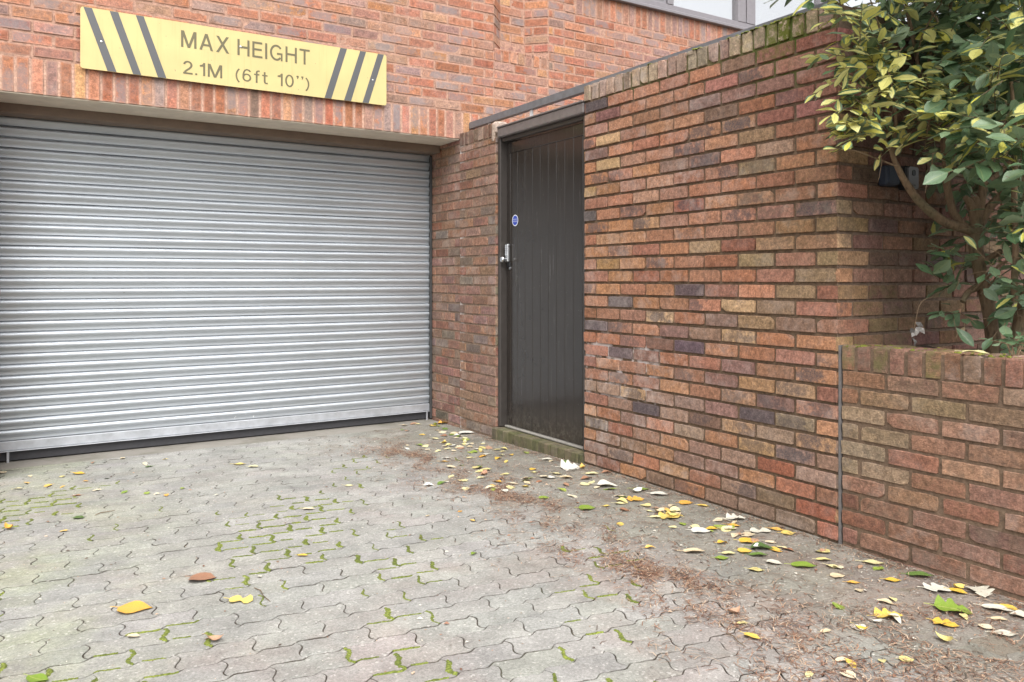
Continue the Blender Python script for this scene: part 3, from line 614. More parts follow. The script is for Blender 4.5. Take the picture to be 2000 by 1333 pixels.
def glyph(ch, w=.135):
    if ch == 'M': return .88, [rc(0, 0, w, 1), rc(.88 - w, 0, .88, 1), pg((0, 1), (.37, 0), (.51, 0), (.17, 1)), pg((.88, 1), (.71, 1), (.37, 0), (.51, 0))]
    if ch == 'A': return .80, [pg((0, 0), (.145, 0), (.48, 1), (.325, 1)), pg((.655, 0), (.80, 0), (.475, 1), (.32, 1)), rc(.17, .25, .63, .37)]
    if ch == 'X': return .78, [pg((0, 0), (.165, 0), (.77, 1), (.605, 1)), pg((.615, 0), (.78, 0), (.175, 1), (.01, 1))]
    if ch == 'H': return .74, [rc(0, 0, w, 1), rc(.74 - w, 0, .74, 1), rc(w, .46, .74 - w, .585)]
    if ch == 'E': return .63, [rc(0, 0, w, 1), rc(w, 0, .63, .125), rc(w, .46, .59, .58), rc(w, .875, .62, 1)]
    if ch == 'I': return w, [rc(0, 0, w, 1)]
    if ch == 'T': return .68, [rc(.34 - w / 2, 0, .34 + w / 2, .876), rc(0, .876, .68, 1)]
    if ch == 'G': return .82, [strip(arc(.41, .5, .345, .445, 38, 318, 30), w * .95), rc(.44, .38, .80, .50), rc(.69, .0, .80, .38)]
    if ch == '2': return .56, [strip(arc(.28, .69, .215, .245, 172, -30, 16) + [(.36, .42), (.2, .27), (.09, .13)], w), rc(.0, 0, .56, .125)]
    if ch == '1': return .33, [rc(.33 - w, 0, .33, 1), pg((.0, .70), (.20, .70), (.20, .98), (.15, .86), (.0, .81))]
    if ch == '.': return w, [rc(0, 0, w, .14)]
    if ch == '0': return .58, [strip(arc(.29, .5, .225, .445, 0, 360, 32), w)]
    if ch == '6': return .58, [strip(arc(.29, .32, .22, .26, 0, 360, 28), w * .95), strip([(.075, .33), (.075, .52), (.11, .73), (.19, .88), (.30, .94), (.42, .91), (.51, .80)], w * .95)]
    if ch == 'f': return .36, [strip([(.17, 0), (.17, .5), (.17, .82), (.20, .91), (.27, .945), (.36, .94)], w), rc(0, .60, .34, .71)]
    if ch == 't': return .36, [strip([(.16, .93), (.16, .5), (.16, .16), (.19, .08), (.26, .055), (.36, .065)], w), rc(0, .60, .34, .71)]
    if ch == '(': return .28, [strip(arc(.55, .40, .47, .66, 128, 232, 14), w * .85)]
    if ch == ')': return .28, [strip(arc(-.27, .40, .47, .66, 52, -52, 14), w * .85)]
    if ch == "'": return .16, [pg((.02, 1.0), (.02, .87), (.09, .87), (.05, .74), (.10, .74), (.16, .88), (.16, 1.0))]
def lettering(txt, x0, x1, z0, z1, y, par_, gap=.20, space=.48, w=.135):
    x = 0; items = []
    for ch in txt:
        if ch == ' ': x += space - gap; continue
        wd, st = glyph(ch, w); items.append((x, st)); x += wd + gap
    tot = x - gap; sx = (x1 - x0) / tot; mbl = MB()
    for xo, st in items:
        for k, quads in enumerate(st):
            for p_ in quads:
                V = [(x0 + (xo + a) * sx, y - .00018 * k, z0 + b_ * (z1 - z0)) for a, b_ in p_]; f = tuple(range(len(V)))
                ar = sum(p_[i][0] * p_[(i + 1) % len(p_)][1] - p_[(i + 1) % len(p_)][0] * p_[i][1] for i in range(len(p_)))
                mbl.add(V, [f if ar > 0 else f[::-1]])
    return cpart(mbl, 'lettering', M_let, par_, smooth=0)
lettering("MAX HEIGHT", 0.971, 1.829, 1.524 + zc, 1.633 + zc, SY - 0.0012, sign, gap=.17, space=.50)
lettering("2.1M", sxw(357.5, 130), sxw(434, 140), 1.351 + zc, 1.438 + zc, SY - 0.0012, sign, gap=.15, w=.125)
lettering("(6ft 10'')", sxw(459, 145), sxw(605, 160), 1.351 + zc, 1.438 + zc, SY - 0.0012, sign, gap=.15, space=.62, w=.115)
for px_, py_ in ((198, 82), (728, 157), (470, 92)):
    p_ = onY(px_, py_, SY); q = MB(); q.tube([(p_[0], SY - 0.0055, p_[2]), (p_[0], SY - 0.004, p_[2]), (p_[0], SY - 0.0017, p_[2])], [0.003, 0.0065, 0.0075], sides=12); cpart(q, 'screw', M_screw, sign)

# ------------------------------------------------------------------ tall garden wall (faces the drive, returns at the corner)
Y0, Y1 = 4.01, 2.20; GW = Y0 - Y1; GT = 2.349
gw = thing('garden_wall', 'tall weathered brick wall with mossy brick coping to the right of the dark door', 'wall', (XW, Y1, 0))
mb = MB(); FG = frame((XW, Y0, 0), (0, -1, 0)); FRt = frame((XW, Y1, 0), (1, 0, 0)); FE = frame((XW + 0.215, Y0, 0), (-1, 0, 0))
b = -PITCH; i = 0
while b < 2.241 - 0.02:
    row(mb, FG, 0, GW, b + 0.010, b + PITCH, 0.1125 - 0.225 + 0.012 if i % 2 else 0.012, cf_gar, wear=1.5)
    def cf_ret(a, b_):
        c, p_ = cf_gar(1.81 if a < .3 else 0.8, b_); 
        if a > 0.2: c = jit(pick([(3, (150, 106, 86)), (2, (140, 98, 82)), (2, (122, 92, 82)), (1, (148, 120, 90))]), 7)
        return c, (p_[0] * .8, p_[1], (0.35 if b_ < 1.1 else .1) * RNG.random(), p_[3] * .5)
    row(mb, FRt, 0, 2.3, b + 0.010, b + PITCH, 0.0 if i % 2 else 0.1125, cf_ret, wear=1.5)
    row(mb, FE, 0, 0.215, b + 0.010, b + PITCH, 0.0 if i % 2 else 0.1125, cf_gar, wear=1.3)
    b += PITCH; i += 1
gp = lambda a, b_: (0, 0, (0.45 if (b_ > 2.2 and a > 0.15) else 0) + max(0, 1 - abs(a - 1.5) / .25) * (1 if b_ > 2.05 else 0), 1.0 if (a < .65 and .45 < b_ < .85) else 0)
mortar(mb, FG, 0.004, GW - 0.004, -0.08, GT - 0.004, 0.0115, MOR_G, gp, step=0.09); mortar(mb, FRt, 0.004, 2.3, -0.08, GT - 0.004, 0.0085, lin((128, 108, 92), K)); mortar(mb, FE, 0.004, 0.21, -0.08, GT - 0.004, 0.006, MOR_G)
BOE = [(4, (196, 164, 140)), (3, (186, 152, 130)), (2, (160, 132, 120)), (1, (204, 178, 150))]
def coping(mb_, fr, frt, a0, a1, zb, zt, cf, depth=0.215, w_=0.0655, pit=0.0745):
    a = a0 + 0.002
    while a + 0.03 < a1:
        c, p_ = cf(a); e = min(a + w_, a1 - 0.002); dzt = RNG.normal(0, 0.0015); brick(mb_, fr, a, e, zb, zt + dzt, c, p_, 1.8, swap=True, proud=0.0025); brick(mb_, frt, a, e, 0.001, depth, c, p_, 1.5, swap=True); a += pit
def cf_boe(a):
    m = max(0.0, 1 - abs(a - 1.52) / .22) * 1.1 + (0.35 if RNG.random() < .25 else 0.05); return jit(pick(BOE), 9), (RNG.uniform(0, .3), RNG.random(), m, RNG.uniform(.1, .5))
coping(mb, FG, frame((XW, Y0, GT), (0, -1, 0), (1, 0, 0)), 0, GW, 2.249, GT, cf_boe)
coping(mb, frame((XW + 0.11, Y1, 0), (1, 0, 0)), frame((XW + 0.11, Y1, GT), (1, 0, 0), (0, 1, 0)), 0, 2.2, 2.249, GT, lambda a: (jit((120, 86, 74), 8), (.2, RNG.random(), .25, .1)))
# flip check of top frame handled by cross product: u=-Y, v=+X -> n=+Z
mb.box((XW + 0.014, Y1 + 0.014, -0.1), (XW + 0.205, Y0 - 0.010, GT - 0.012), m=1, c=MOR_G); mb.box((XW + 0.206, Y1 + 0.014, -0.1), (5.35, Y1 + 0.205, GT - 0.012), m=1, c=MOR_G)
cpart(mb, 'brickwork', [M_gar, M_mor], gw)
# moss lying on the coping
mm = MB(); rg = np.random.default_rng(5)
def clump(mb_, p, r, flat=0.5, n=None, big=None):
    k = 7; V = [p + np.array([0, 0, r * flat])]
    for ring, rr, hh in ((0, .6, .8), (1, 1.0, 0.05)):
        for t_ in range(k):
            a = 2 * math.pi * (t_ + .5 * ring) / k; q_ = rr * r * rg.uniform(.75, 1.25); V.append(p + np.array([q_ * math.cos(a), q_ * math.sin(a), r * flat * hh * rg.uniform(.7, 1.2)]))
    F_ = [(0, 1 + t_, 1 + (t_ + 1) % k) for t_ in range(k)] + [f for t_ in range(k) for f in ((1 + t_, 1 + k + t_, 1 + (t_ + 1) % k), (1 + (t_ + 1) % k, 1 + k + t_, 1 + k + (t_ + 1) % k))]
    g_ = rg.uniform(0, 1); mb_.add(V, F_, 0, (0.07 + .16 * g_, 0.09 + .15 * g_, 0.012 + .02 * g_))
for k in range(520):
    t_ = rg.beta(3, 2) if k > 200 else rg.random(); y_ = Y0 - 0.05 - t_ * (GW - 0.05)
    if k < 260 and math.sin(y_ * 21) + math.sin(y_ * 9 + 1) < 0.4: continue
    if k >= 260: y_ = rg.normal(2.52, 0.11)
    clump(mm, np.array([XW + rg.uniform(0.003, 0.07), min(max(y_, Y1 + .02), Y0 - .02), GT - 0.002 + rg.normal(0, .001)]), rg.uniform(.006, .016), rg.uniform(.4, .9))
mo = cpart(mm, 'coping_moss', M_moss, gw); mo['kind'] = 'stuff'

# movement joint + low planter wall
lw = thing('low_wall', 'low rustic brick planter wall with brick-on-edge top under the shrub', 'wall', (XW, 2.18, 0))
LT0 = 0.859; mb = MB(); FLw = frame((XW, 2.186, 0), (0, -1, 0)); LWL = 3.4; b = -PITCH * 0.9; i = 0
while b < 0.747 - 0.02:
    row(mb, FLw, 0, LWL, b + 0.010 if b > -.02 else b, b + PITCH, -0.225 + 0.1125 - 0.02 if i % 2 else -0.01, cf_low, wear=1.9); b += PITCH; i += 1
mortar(mb, FLw, 0.004, LWL, -0.08, LT0 - 0.005, 0.0075, MOR_L)
def cf_lb(a): return jit(pick([(3, (162, 110, 84)), (2, (152, 108, 84)), (1, (144, 116, 92))]), 7), (RNG.uniform(0, .2), RNG.random(), RNG.choice([0, .1, .5], p=[.5, .3, .2]), RNG.uniform(0, .35))
coping(mb, FLw, frame((XW, 2.186, LT0), (0, -1, 0), (1, 0, 0)), 0, LWL, 0.757, LT0, cf_lb, w_=0.064, pit=0.0745)
mb.box((XW + 0.014, 2.17 - LWL, -0.1), (XW + 0.205, 2.176, LT0 - 0.010), m=1, c=MOR_L, q=(0, 0, .6, 0))
cpart(mb, 'brickwork', [M_low, M_mor], lw)
q = MB(); q.box((XW + 0.002, 2.1870, -0.03), (XW + 0.05, 2.1990, 0.86)); cpart(q, 'joint_filler', M_joint, lw, smooth=0)
mm = MB()
for k in range(420):
    a_ = rg.uniform(0, 1.6); 
    if math.sin(a_ * 17) + math.sin(a_ * 7 + 2) < 0.1 and k % 3: continue
    clump(mm, np.array([XW + abs(rg.normal(0.07, 0.05)) + .008, 2.186 - a_, LT0 - 0.003]), rg.uniform(.005, .013), rg.uniform(.4, .8))
mo = cpart(mm, 'coping_moss', M_moss, lw); mo['kind'] = 'stuff'

# brick pier left of the door
PY0, PY1, PT = YF, 5.08, 1.159 + 1.143
pr = thing('brick_pier', 'narrow brick pier between the garage shutter and the dark door', 'pier', (XW, PY1, 0))
mb = MB(); FP = frame((XW, PY0 - 0.006, 0), (0, -1, 0)); PW = PY0 - PY1 - 0.006; FP2 = frame((XW, PY1, 0), (1, 0, 0)); b = -0.10; i = 0; zb_ = PT - 0.11
pit = 0.0747
while b < zb_ - 0.03:
    row(mb, FP, 0, PW, b + 0.010, min(b + pit, zb_), 0.0 + 0.11 if i % 2 else -0.005, cf_pil, wear=1.5); row(mb, FP2, 0, 0.215, b + 0.010, min(b + pit, zb_), 0.1125 if i % 2 else 0, cf_pil, wear=1.5); b += pit; i += 1
mortar(mb, FP, 0.0, PW - 0.004, -0.12, PT - 0.004, 0.0065, MOR_P, lambda a, b_: (0, 0, 0, 1.0 if a < .05 else 0), step=.08); mortar(mb, FP2, 0.004, 0.21, -0.12, PT - 0.004, 0.0065, MOR_P)
coping(mb, FP, frame((XW, PY0 - 0.006, PT), (0, -1, 0), (1, 0, 0)), 0, PW - 0.06, PT - 0.102, PT, lambda a: (jit((140, 104, 88), 8), (.2, RNG.random(), .12, .25)))
mb.box((XW + 0.014, PY1 + 0.012, -0.1), (XW + 0.205, PY0 - 0.010, PT - 0.012), m=1, c=MOR_P)
# lump of mortar plugging the end of the coping
V = []; 
for k in range(60):
    pass
mb.box((XW - 0.004, PY1 + 0.004, PT - 0.150), (XW + 0.12, PY1 + 0.066, PT + 0.012), m=1, c=lin((196, 176, 160), K), bev=0.02); mb.box((XW - 0.010, PY1 - 0.030, PT - 0.085), (XW + 0.10, PY1 + 0.0035, PT + 0.006), m=1, c=lin((200, 180, 166), K), bev=0.02)
cpart(mb, 'brickwork', [M_gar, M_mor], pr)

# ------------------------------------------------------------------ door
dr = thing('wooden_door', 'dark brown boarded door with blue round sticker and keypad lock', 'door', (XW + 0.12, 4.5, 0))
DX = 3.12; HB, HT = 1.040 + zc, 1.108 + zc; SZ = 0.062
fm = MB(); fm.box((XW + 0.018, 5.038, SZ + 0.004), (XW + 0.20, PY1 - 0.004, HB - 0.001), bev=0.004);
fm.box((XW + 0.022, Y0 + 0.004, SZ + 0.004), (XW + 0.20, 4.050, HB - 0.001), bev=0.004)
fm.box((XW + 0.030, 4.0505, HB - 0.03), (XW + 0.066, 5.0355, HB - 0.001), bev=0.003)
cpart(fm, 'door_frame', M_frame, dr)
q = MB(); q.box((XW - 0.004, Y0 + 0.003, HB), (XW + 0.215, PY1 - 0.032, HT), bev=0.006); q.box((XW - 0.012, Y0 + 0.003, HT + 0.0005), (XW + 0.215, PY1 - 0.034, HT + 0.012), bev=0.003); cpart(q, 'head_beam', M_head, dr)
lf = MB(); dz0, dz1 = SZ + 0.018, HB - 0.036; dy0, dy1 = 4.052, 5.034; railz = onX(1080, 279, DX)[2]
lf.box((DX + 0.006, dy0, dz0), (DX + 0.044, dy1, dz1 - 0.002)); lf.box((DX, dy0 + .001, railz), (DX + 0.0055, dy1 - .001, dz1), bev=0.003); lf.box((DX, 4.985, dz0), (DX + 0.0055, dy1 - .001, railz - 0.0008), bev=0.003)
yb = 4.984
while yb > dy0 + 0.02:
    ya = max(yb - 0.0955, dy0 + 0.001); lf.box((DX + 0.0012, ya + 0.0004, dz0), (DX + 0.0056, yb - 0.0005, railz - 0.0015), bev=0.0020); yb -= 0.0965
door_leaf = cpart(lf, 'door_leaf', M_leaf, dr, smooth=0)
q = MB(); q.box((DX - 0.022, dy0, SZ + 0.002), (DX + 0.05, dy1 - 0.002, SZ + 0.0165), bev=0.004); cpart(q, 'weather_strip', M_strip, dr)
# keypad lock
pL = onX(992, 497, DX - 0.012); lk = MB(); cy, cz = pL[1], pL[2]
lk.box((DX - 0.028, cy - 0.021, cz - 0.058), (DX - 0.0005, cy + 0.021, cz + 0.075), bev=0.007)
lock = cpart(lk, 'keypad_lock', M_lock, dr)
q = MB(); q.tube([(DX - 0.029, cy, cz - 0.038), (DX - 0.05, cy, cz - 0.038), (DX - 0.062, cy, cz - 0.038), (DX - 0.070, cy, cz - 0.038)], [0.011, 0.012, 0.021, 0.017], sides=16); cpart(q, 'knob', M_lock, lock)
q = MB()
for kx in (-1, 1):
    for kz in range(6): q.tube([(DX - 0.0282, cy + kx * 0.009, cz + 0.060 - kz * 0.013), (DX - 0.031, cy + kx * 0.009, cz + 0.060 - kz * 0.013)], 0.004, sides=8)
cpart(q, 'buttons', M_lock, lock)
q = MB(); q.box((DX - 0.010, cy - 0.024, cz - 0.095), (DX - 0.0005, cy + 0.024, cz - 0.0585), bev=0.006); cpart(q, 'lower_plate', M_black, lock)
pc = onX(996.5, 524, DX); q = MB(); q.tube([(DX - 0.0005, pc[1], pc[2]), (DX - 0.006, pc[1], pc[2]), (DX - 0.007, pc[1], pc[2])], [0.012, 0.012, 0.009], sides=14); cpart(q, 'lock_cylinder', M_lock, dr)
# round blue sticker
ps = onX(1006.6, 431, DX); rs = 0.041
q = MB(); n = 32; circ = [(2 * math.pi * k / n) for k in range(n)]
def disc(r, x_): return [(x_, ps[1] - r * math.cos(a), ps[2] + r * math.sin(a)) for a in circ]
q.add(disc(rs, DX - 0.0022), [tuple(range(n))]); st = cpart(q, 'round_sticker', M_stw, dr, smooth=0)
q = MB(); q.add(disc(rs * 0.84, DX - 0.0026), [tuple(range(n))]); cpart(q, 'blue_disc', M_blue, st, smooth=0)
text_mesh("FIRE DOOR", 'lettering', M_stw, st, ps[1] + 0.028, ps[1] - 0.028, ps[2] + 0.002, ps[2] + 0.012, DX - 0.0030, weight=0.0, normal='X')
text_mesh("KEEP SHUT", 'lettering', M_stw, st, ps[1] + 0.028, ps[1] - 0.028, ps[2] - 0.013, ps[2] - 0.003, DX - 0.0030, weight=0.0, normal='X')
# step
sp = thing('door_step', 'low mossy brick step below the dark door', 'step', (XW, 4.5, 0)); mb = MB(); y_ = PY1 - 0.003
while y_ > Y0 + 0.03:
    ye = max(y_ - 0.069, Y0 + 0.004); c = jit(pick([(2, (118, 112, 84)), (1, (130, 112, 90)), (1, (108, 100, 76))]), 7); mb.box((XW - 0.030 + RNG.normal(0, .002), ye, -0.06), (XW + 0.185, y_, SZ - 0.001 + RNG.normal(0, .0012)), c=c, bev=0.006); y_ -= 0.0745
mb.box((XW - 0.022, Y0 + 0.006, -0.05), (XW + 0.18, PY1 - 0.005, SZ - 0.008), c=lin((96, 92, 72), K)); cpart(mb, 'brickwork', M_step, sp)
# rail above the wall
rl = thing('metal_rail', 'grey metal rail running above the tall wall and over the door', 'rail', (3.16, 4, 2.4))
q = MB(); a_, b_ = np.array([3.16, YF - 0.004, 1.207 + zc]), np.array([3.16, 2.32, 1.207 + zc]); hv = 0.050; hw = 0.022
V = [a_ + (-hw, 0, 0), a_ + (hw, 0, 0), a_ + (hw, 0, hv), a_ + (-hw, 0, hv), b_ + (-hw, 0, 0), b_ + (hw, 0, 0), b_ + (hw, 0, hv), b_ + (-hw, 0, hv)]
q.add(V, [(0, 1, 2, 3)[::-1], (4, 5, 6, 7), (0, 4, 7, 3), (1, 2, 6, 5), (3, 7, 6, 2), (0, 1, 5, 4)]); cpart(q, 'bar', M_rail, rl, smooth=0)
def barz(y): return 1.207 + zc + (YF - y) / (YF - 2.32) * 0.0
for py_, zz in ((onX(1038, 225, 3.16)[1], HT + 0.011), (3.7, GT - 0.004), (2.7, GT - 0.004), (5.35, PT - 0.004)):
    q = MB(); q.box((3.154, py_ - 0.014, zz), (3.166, py_ + 0.014, barz(py_) - 0.0005), bev=0.001); cpart(q, 'bracket', M_white, rl)

# ------------------------------------------------------------------ ground
def sheet(name, x0, x1, y0, y1, nx, ny, dz, mat, kind='structure'):
    mb_ = MB(); xs_ = np.linspace(x0, x1, nx + 1); ys_ = np.linspace(y0, y1, ny + 1)
    V = [(x_, y_, gz(y_) + (dz(x_) if callable(dz) else dz)) for y_ in ys_ for x_ in xs_]
    F_ = [(j_ * (nx + 1) + i_, j_ * (nx + 1) + i_ + 1, (j_ + 1) * (nx + 1) + i_ + 1, (j_ + 1) * (nx + 1) + i_) for j_ in range(ny) for i_ in range(nx)]
    mb_.add(V, F_); o = mb_.build(name, mat); o['kind'] = kind; return o
sheet('ground', -90, 90, -90, 90, 4, 260, -0.030, M_sand)
sheet('paving_bed', -4.2, 3.06, -2.6, 5.936, 70, 80, lambda x_: -0.0032 + 0.0018 * min(max((x_ - 2.15) / 0.45, 0), 1), M_sand)
sheet('concrete_apron', -4.2, 3.06, 5.930, 8.9, 2, 40, -0.0015, M_conc)
PA, PB = 0.225, 0.1125; AM, BM = 0.0078, -0.0118
fx = lambda x_: AM * (np.sin(2 * np.pi * (x_ - OXP) / PB) + 0.42 * np.sin(4 * np.pi * (x_ - OXP) / PB))
gy = lambda t_: BM * np.sin(2 * np.pi * t_)
pv = MB(); ms = MB(); NXP, NYP = 18, 12
OXP, OYP = 0.885, 2.285
def mossv(x_, y_):
    p_ = (math.sin(x_ * 3.1 + 1.3) * math.cos(y_ * 2.7 - .4) + 0.7 * math.sin(x_ * 7.3 - y_ * 5.1) + 0.5 * math.sin(x_ * 13 + y_ * 11 + 2))
    reg = math.exp(-((x_ - 1.15) / .62) ** 2) * (1 if 1.4 < y_ < 4.3 else .3); reg2 = 0.62 * math.exp(-((x_ - 0.15) / .5) ** 2)
    return p_ * 0.50 + 0.85 * max(reg, reg2) - 0.84 + 0.22 * math.exp(-((x_ - 1.15) / .4) ** 2 - ((y_ - 2.25) / .45) ** 2)
for r_ in range(-44, 34):
    yb = OYP + r_ * PB
    if yb > 5.93 or yb < -2.5: continue
    for c_ in range(-24, 12):
        xa = OXP + c_ * PA + (PA / 2 if r_ % 2 else 0)
        if xa > 3.06 or xa < -4.0: continue
        y1_ = min(yb + PB, 5.594)
        tx = np.linspace(0, PA, NXP + 1); ty = np.linspace(0, 1, NYP + 1)
        bot = np.stack([xa + tx, yb + fx(xa + tx)], 1); rgt = np.stack([xa + PA + gy(ty), yb + ty * PB + fx(np.full_like(ty, xa + PA))], 1)
        top = np.stack([xa + tx[::-1], yb + PB + fx(xa + tx[::-1])], 1); lef = np.stack([xa + gy(ty[::-1]), yb + ty[::-1] * PB + fx(np.full_like(ty, xa))], 1)
        out = np.concatenate([bot[:-1], rgt[:-1], top[:-1], lef[:-1]]); out[:, 1] = np.minimum(out[:, 1], 5.93)
        m_ = len(out); tg = np.roll(out, -1, 0) - np.roll(out, 1, 0); tg /= np.linalg.norm(tg, axis=1)[:, None] + 1e-9; nrm = np.stack([-tg[:, 1], tg[:, 0]], 1); nrm = (np.roll(nrm, 1, 0) + nrm * 1.5 + np.roll(nrm, -1, 0)) / 3.5
        gap = 0.0013 + abs(RNG.normal(0, 0.0005)); r1 = out + nrm * gap + RNG.normal(0, .00035, out.shape); wv_ = 0.0016 + 0.0014 * np.abs(nrm[:, 1])[:, None] + RNG.normal(0, .0005, (m_, 1)); r0 = out + nrm * (gap + np.clip(wv_, .0006, .004))
        cx, cy_ = out.mean(0); sx_, sy_ = RNG.normal(0, 0.004, 2); dz_ = RNG.normal(0, 0.0006)
        zf = lambda q_: np.array([gz(yy) for yy in q_[:, 1]]) + dz_ + (q_[:, 0] - cx) * sx_ + (q_[:, 1] - cy_) * sy_
        V = np.concatenate([np.column_stack([r0, zf(r0)]), np.column_stack([r1, zf(r1) - 0.0016]), np.column_stack([r1, zf(r1) - 0.022])])
        F_ = [tuple(range(m_))] + [(m_ + k, m_ + (k + 1) % m_, (k + 1) % m_, k) for k in range(m_)] + [(2 * m_ + k, 2 * m_ + (k + 1) % m_, m_ + (k + 1) % m_, m_ + k) for k in range(m_)]
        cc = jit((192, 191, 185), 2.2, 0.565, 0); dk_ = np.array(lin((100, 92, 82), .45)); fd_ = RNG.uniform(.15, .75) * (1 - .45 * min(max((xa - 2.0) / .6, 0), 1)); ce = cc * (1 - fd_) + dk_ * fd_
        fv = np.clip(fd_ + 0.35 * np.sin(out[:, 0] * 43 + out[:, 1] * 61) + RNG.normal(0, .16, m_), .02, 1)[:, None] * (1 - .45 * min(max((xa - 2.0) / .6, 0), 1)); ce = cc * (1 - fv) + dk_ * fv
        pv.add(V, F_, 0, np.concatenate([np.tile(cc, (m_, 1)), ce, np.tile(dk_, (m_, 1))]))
        # moss ridges in this paver's lower and right joints
        if xa > -1.2 and 1.2 < yb < 5.2 and xa < 2.3:
            for edge in (bot[:10], bot[9:], rgt):
                mx_, my_ = edge.mean(0); mvv = mossv(mx_, my_) + (0.22 if edge is rgt else -.02) + rg.normal(0, .19)
                if mvv > 0.05:
                    st_ = min(1.0, 0.35 + mvv * 1.3); npt = len(edge) * 2; tt = np.linspace(0, 1, npt); idx = np.linspace(0, len(edge) - 1, npt)
                    lo_ = 0 if edge is rgt else rg.uniform(0, .25); idx = (lo_ + (rg.uniform(.6, 1) - lo_) * tt) * (len(edge) - 1); ex = np.interp(idx, range(len(edge)), edge[:, 0]); ey = np.interp(idx, range(len(edge)), edge[:, 1])
                    tg2 = np.stack([np.gradient(ex), np.gradient(ey)], 1); tg2 /= np.linalg.norm(tg2, axis=1)[:, None]; n2 = np.stack([-tg2[:, 1], tg2[:, 0]], 1)
                    wd = st_ * 0.0078 * (0.55 + 0.45 * np.sin(np.pi * (0.08 + .84 * tt))) * rg.uniform(.5, 1.4, npt) * (1.5 if edge is rgt else 1.0)
                    hh_ = 0.0012 + st_ * 0.0026 * rg.uniform(.5, 1.3, npt); e_ = np.stack([ex, ey], 1) + rg.normal(0, .0008, (npt, 2)); zz = np.array([gz(v_) for v_ in ey])
                    rows = [np.column_stack([e_ + n2 * (wd * f_)[:, None], zz + hh_ * g_]) for f_, g_ in ((-1, -.6), (-.55, .75), (0, 1.0), (.55, .75), (1, -.6))]
                    V = np.concatenate(rows); F_ = [(a * npt + k, a * npt + k + 1, (a + 1) * npt + k + 1, (a + 1) * npt + k) for a in range(4) for k in range(npt - 1)]
                    V[:, 2] += rg.normal(0, .0006, len(V)); gg = np.clip(rg.uniform(0, 1, len(V)) * rg.uniform(.3, 1.1) , 0, 1)[:, None]
                    ms.add(V, F_, 0, np.array([[0.072, 0.095, 0.015]]) * (1 - gg) + np.array([[0.21, 0.245, 0.042]]) * gg)
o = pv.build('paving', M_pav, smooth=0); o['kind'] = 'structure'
o = ms.build('joint_moss', M_moss, smooth=80); tag(o, 'bright green moss growing in the paving joints', 'moss', kind='stuff')

# needle litter and crumbs
lt = MB(); NC = [lin((166, 122, 98), .62), lin((140, 100, 80), .6), lin((194, 160, 132), .68), lin((112, 86, 72), .58), lin((180, 136, 108), .62), lin((212, 186, 160), .7)]
band = [onG(*p_)[:2] for p_ in ((740, 868), (800, 893), (880, 925), (960, 955), (1040, 990), (1130, 1050), (1230, 1095), (1330, 1145), (1430, 1205), (1520, 1255), (1640, 1310), (1760, 1370))]
band = np.array(band)
def scatter_needle(x_, y_, sc=1.0):
    if x_ > XW - 0.006 and not (False): return
    z_ = gz(y_) + 0.0015 + rg.uniform(0, .005); a = rg.uniform(0, 6.28); L_ = rg.uniform(.008, .045) * sc; w_ = rg.uniform(.0005, .0015)
    d = np.array([math.cos(a), math.sin(a), rg.normal(0, .10)]); s_ = np.array([-math.sin(a), math.cos(a), 0]) * w_; p_ = np.array([x_, y_, z_]); bend = np.array([0, 0, rg.uniform(0, .004)]) + s_ * rg.normal(0, 3)
    c = np.array(NC[rg.integers(len(NC))]) * rg.uniform(.7, 1.25)
    lt.add([p_ - d * L_ / 2 - s_, p_ - d * L_ / 2 + s_, p_ + bend - s_, p_ + bend + s_, p_ + d * L_ / 2 - s_, p_ + d * L_ / 2 + s_], [(0, 1, 3, 2), (2, 3, 5, 4)], 0, c)
def flake(x_, y_, r_, c):
    if x_ > XW - 0.008: return
    z_ = gz(y_) + 0.003; a = rg.uniform(0, 6.28); d = np.array([math.cos(a), math.sin(a), 0]) * r_; s_ = np.array([-math.sin(a), math.cos(a), 0]) * r_ * rg.uniform(.25, .6); p_ = np.array([x_, y_, z_]); u_ = np.array([0, 0, r_ * rg.uniform(.1, .5)])
    lt.add([p_ - d, p_ - s_ + u_, p_ + d, p_ + s_ + u_ * .3], [(0, 1, 2), (0, 2, 3)], 0, c)
seg = np.linalg.norm(np.diff(band, axis=0), axis=1); cum = np.append(0, np.cumsum(seg))
for k in range(20000):
    s_ = rg.uniform(0, cum[-1]); i_ = min(np.searchsorted(cum, s_) - 1, len(seg) - 1); i_ = max(i_, 0); t_ = (s_ - cum[i_]) / seg[i_]; c0 = band[i_] * (1 - t_) + band[i_ + 1] * t_
    wd = 0.14 + 0.07 * math.sin(s_ * 5 + 2); xx, yy = c0[0] + rg.normal(0, wd), c0[1] + rg.normal(0, wd)
    dn = math.sin(xx * 17 + yy * 9) + math.sin(yy * 13 - xx * 21 + 1) + 0.8 * math.sin(xx * 31 - yy * 27) + .7 * math.sin(s_ * 4.3 + 1)
    if rg.random() > 0.42 + 0.34 * dn: continue
    scatter_needle(xx, yy)
for k in range(6500):                       # thinner scatter between drift and wall
    y_ = rg.uniform(0.4, 5.3); x_ = rg.uniform(1.95, 3.04); 
    if rg.random() < 0.35 + 0.4 * (x_ - 1.95): scatter_needle(x_, y_, .8)
for k in range(2600):                       # mat in the near right corner
    p_ = onG(rg.uniform(1480, 2050), rg.uniform(1180, 1345)); 
    if math.sin(p_[0] * 19) + math.sin(p_[1] * 13 + p_[0] * 7) > -.5: scatter_needle(p_[0], p_[1])
for k in range(2000):                       # along the foot of the walls and step
    y_ = rg.uniform(0.6, 5.5); x_ = XW - abs(rg.normal(0, .05)) - .01 - (.035 if 4.0 < y_ < 5.09 else 0); scatter_needle(x_, y_, .9)
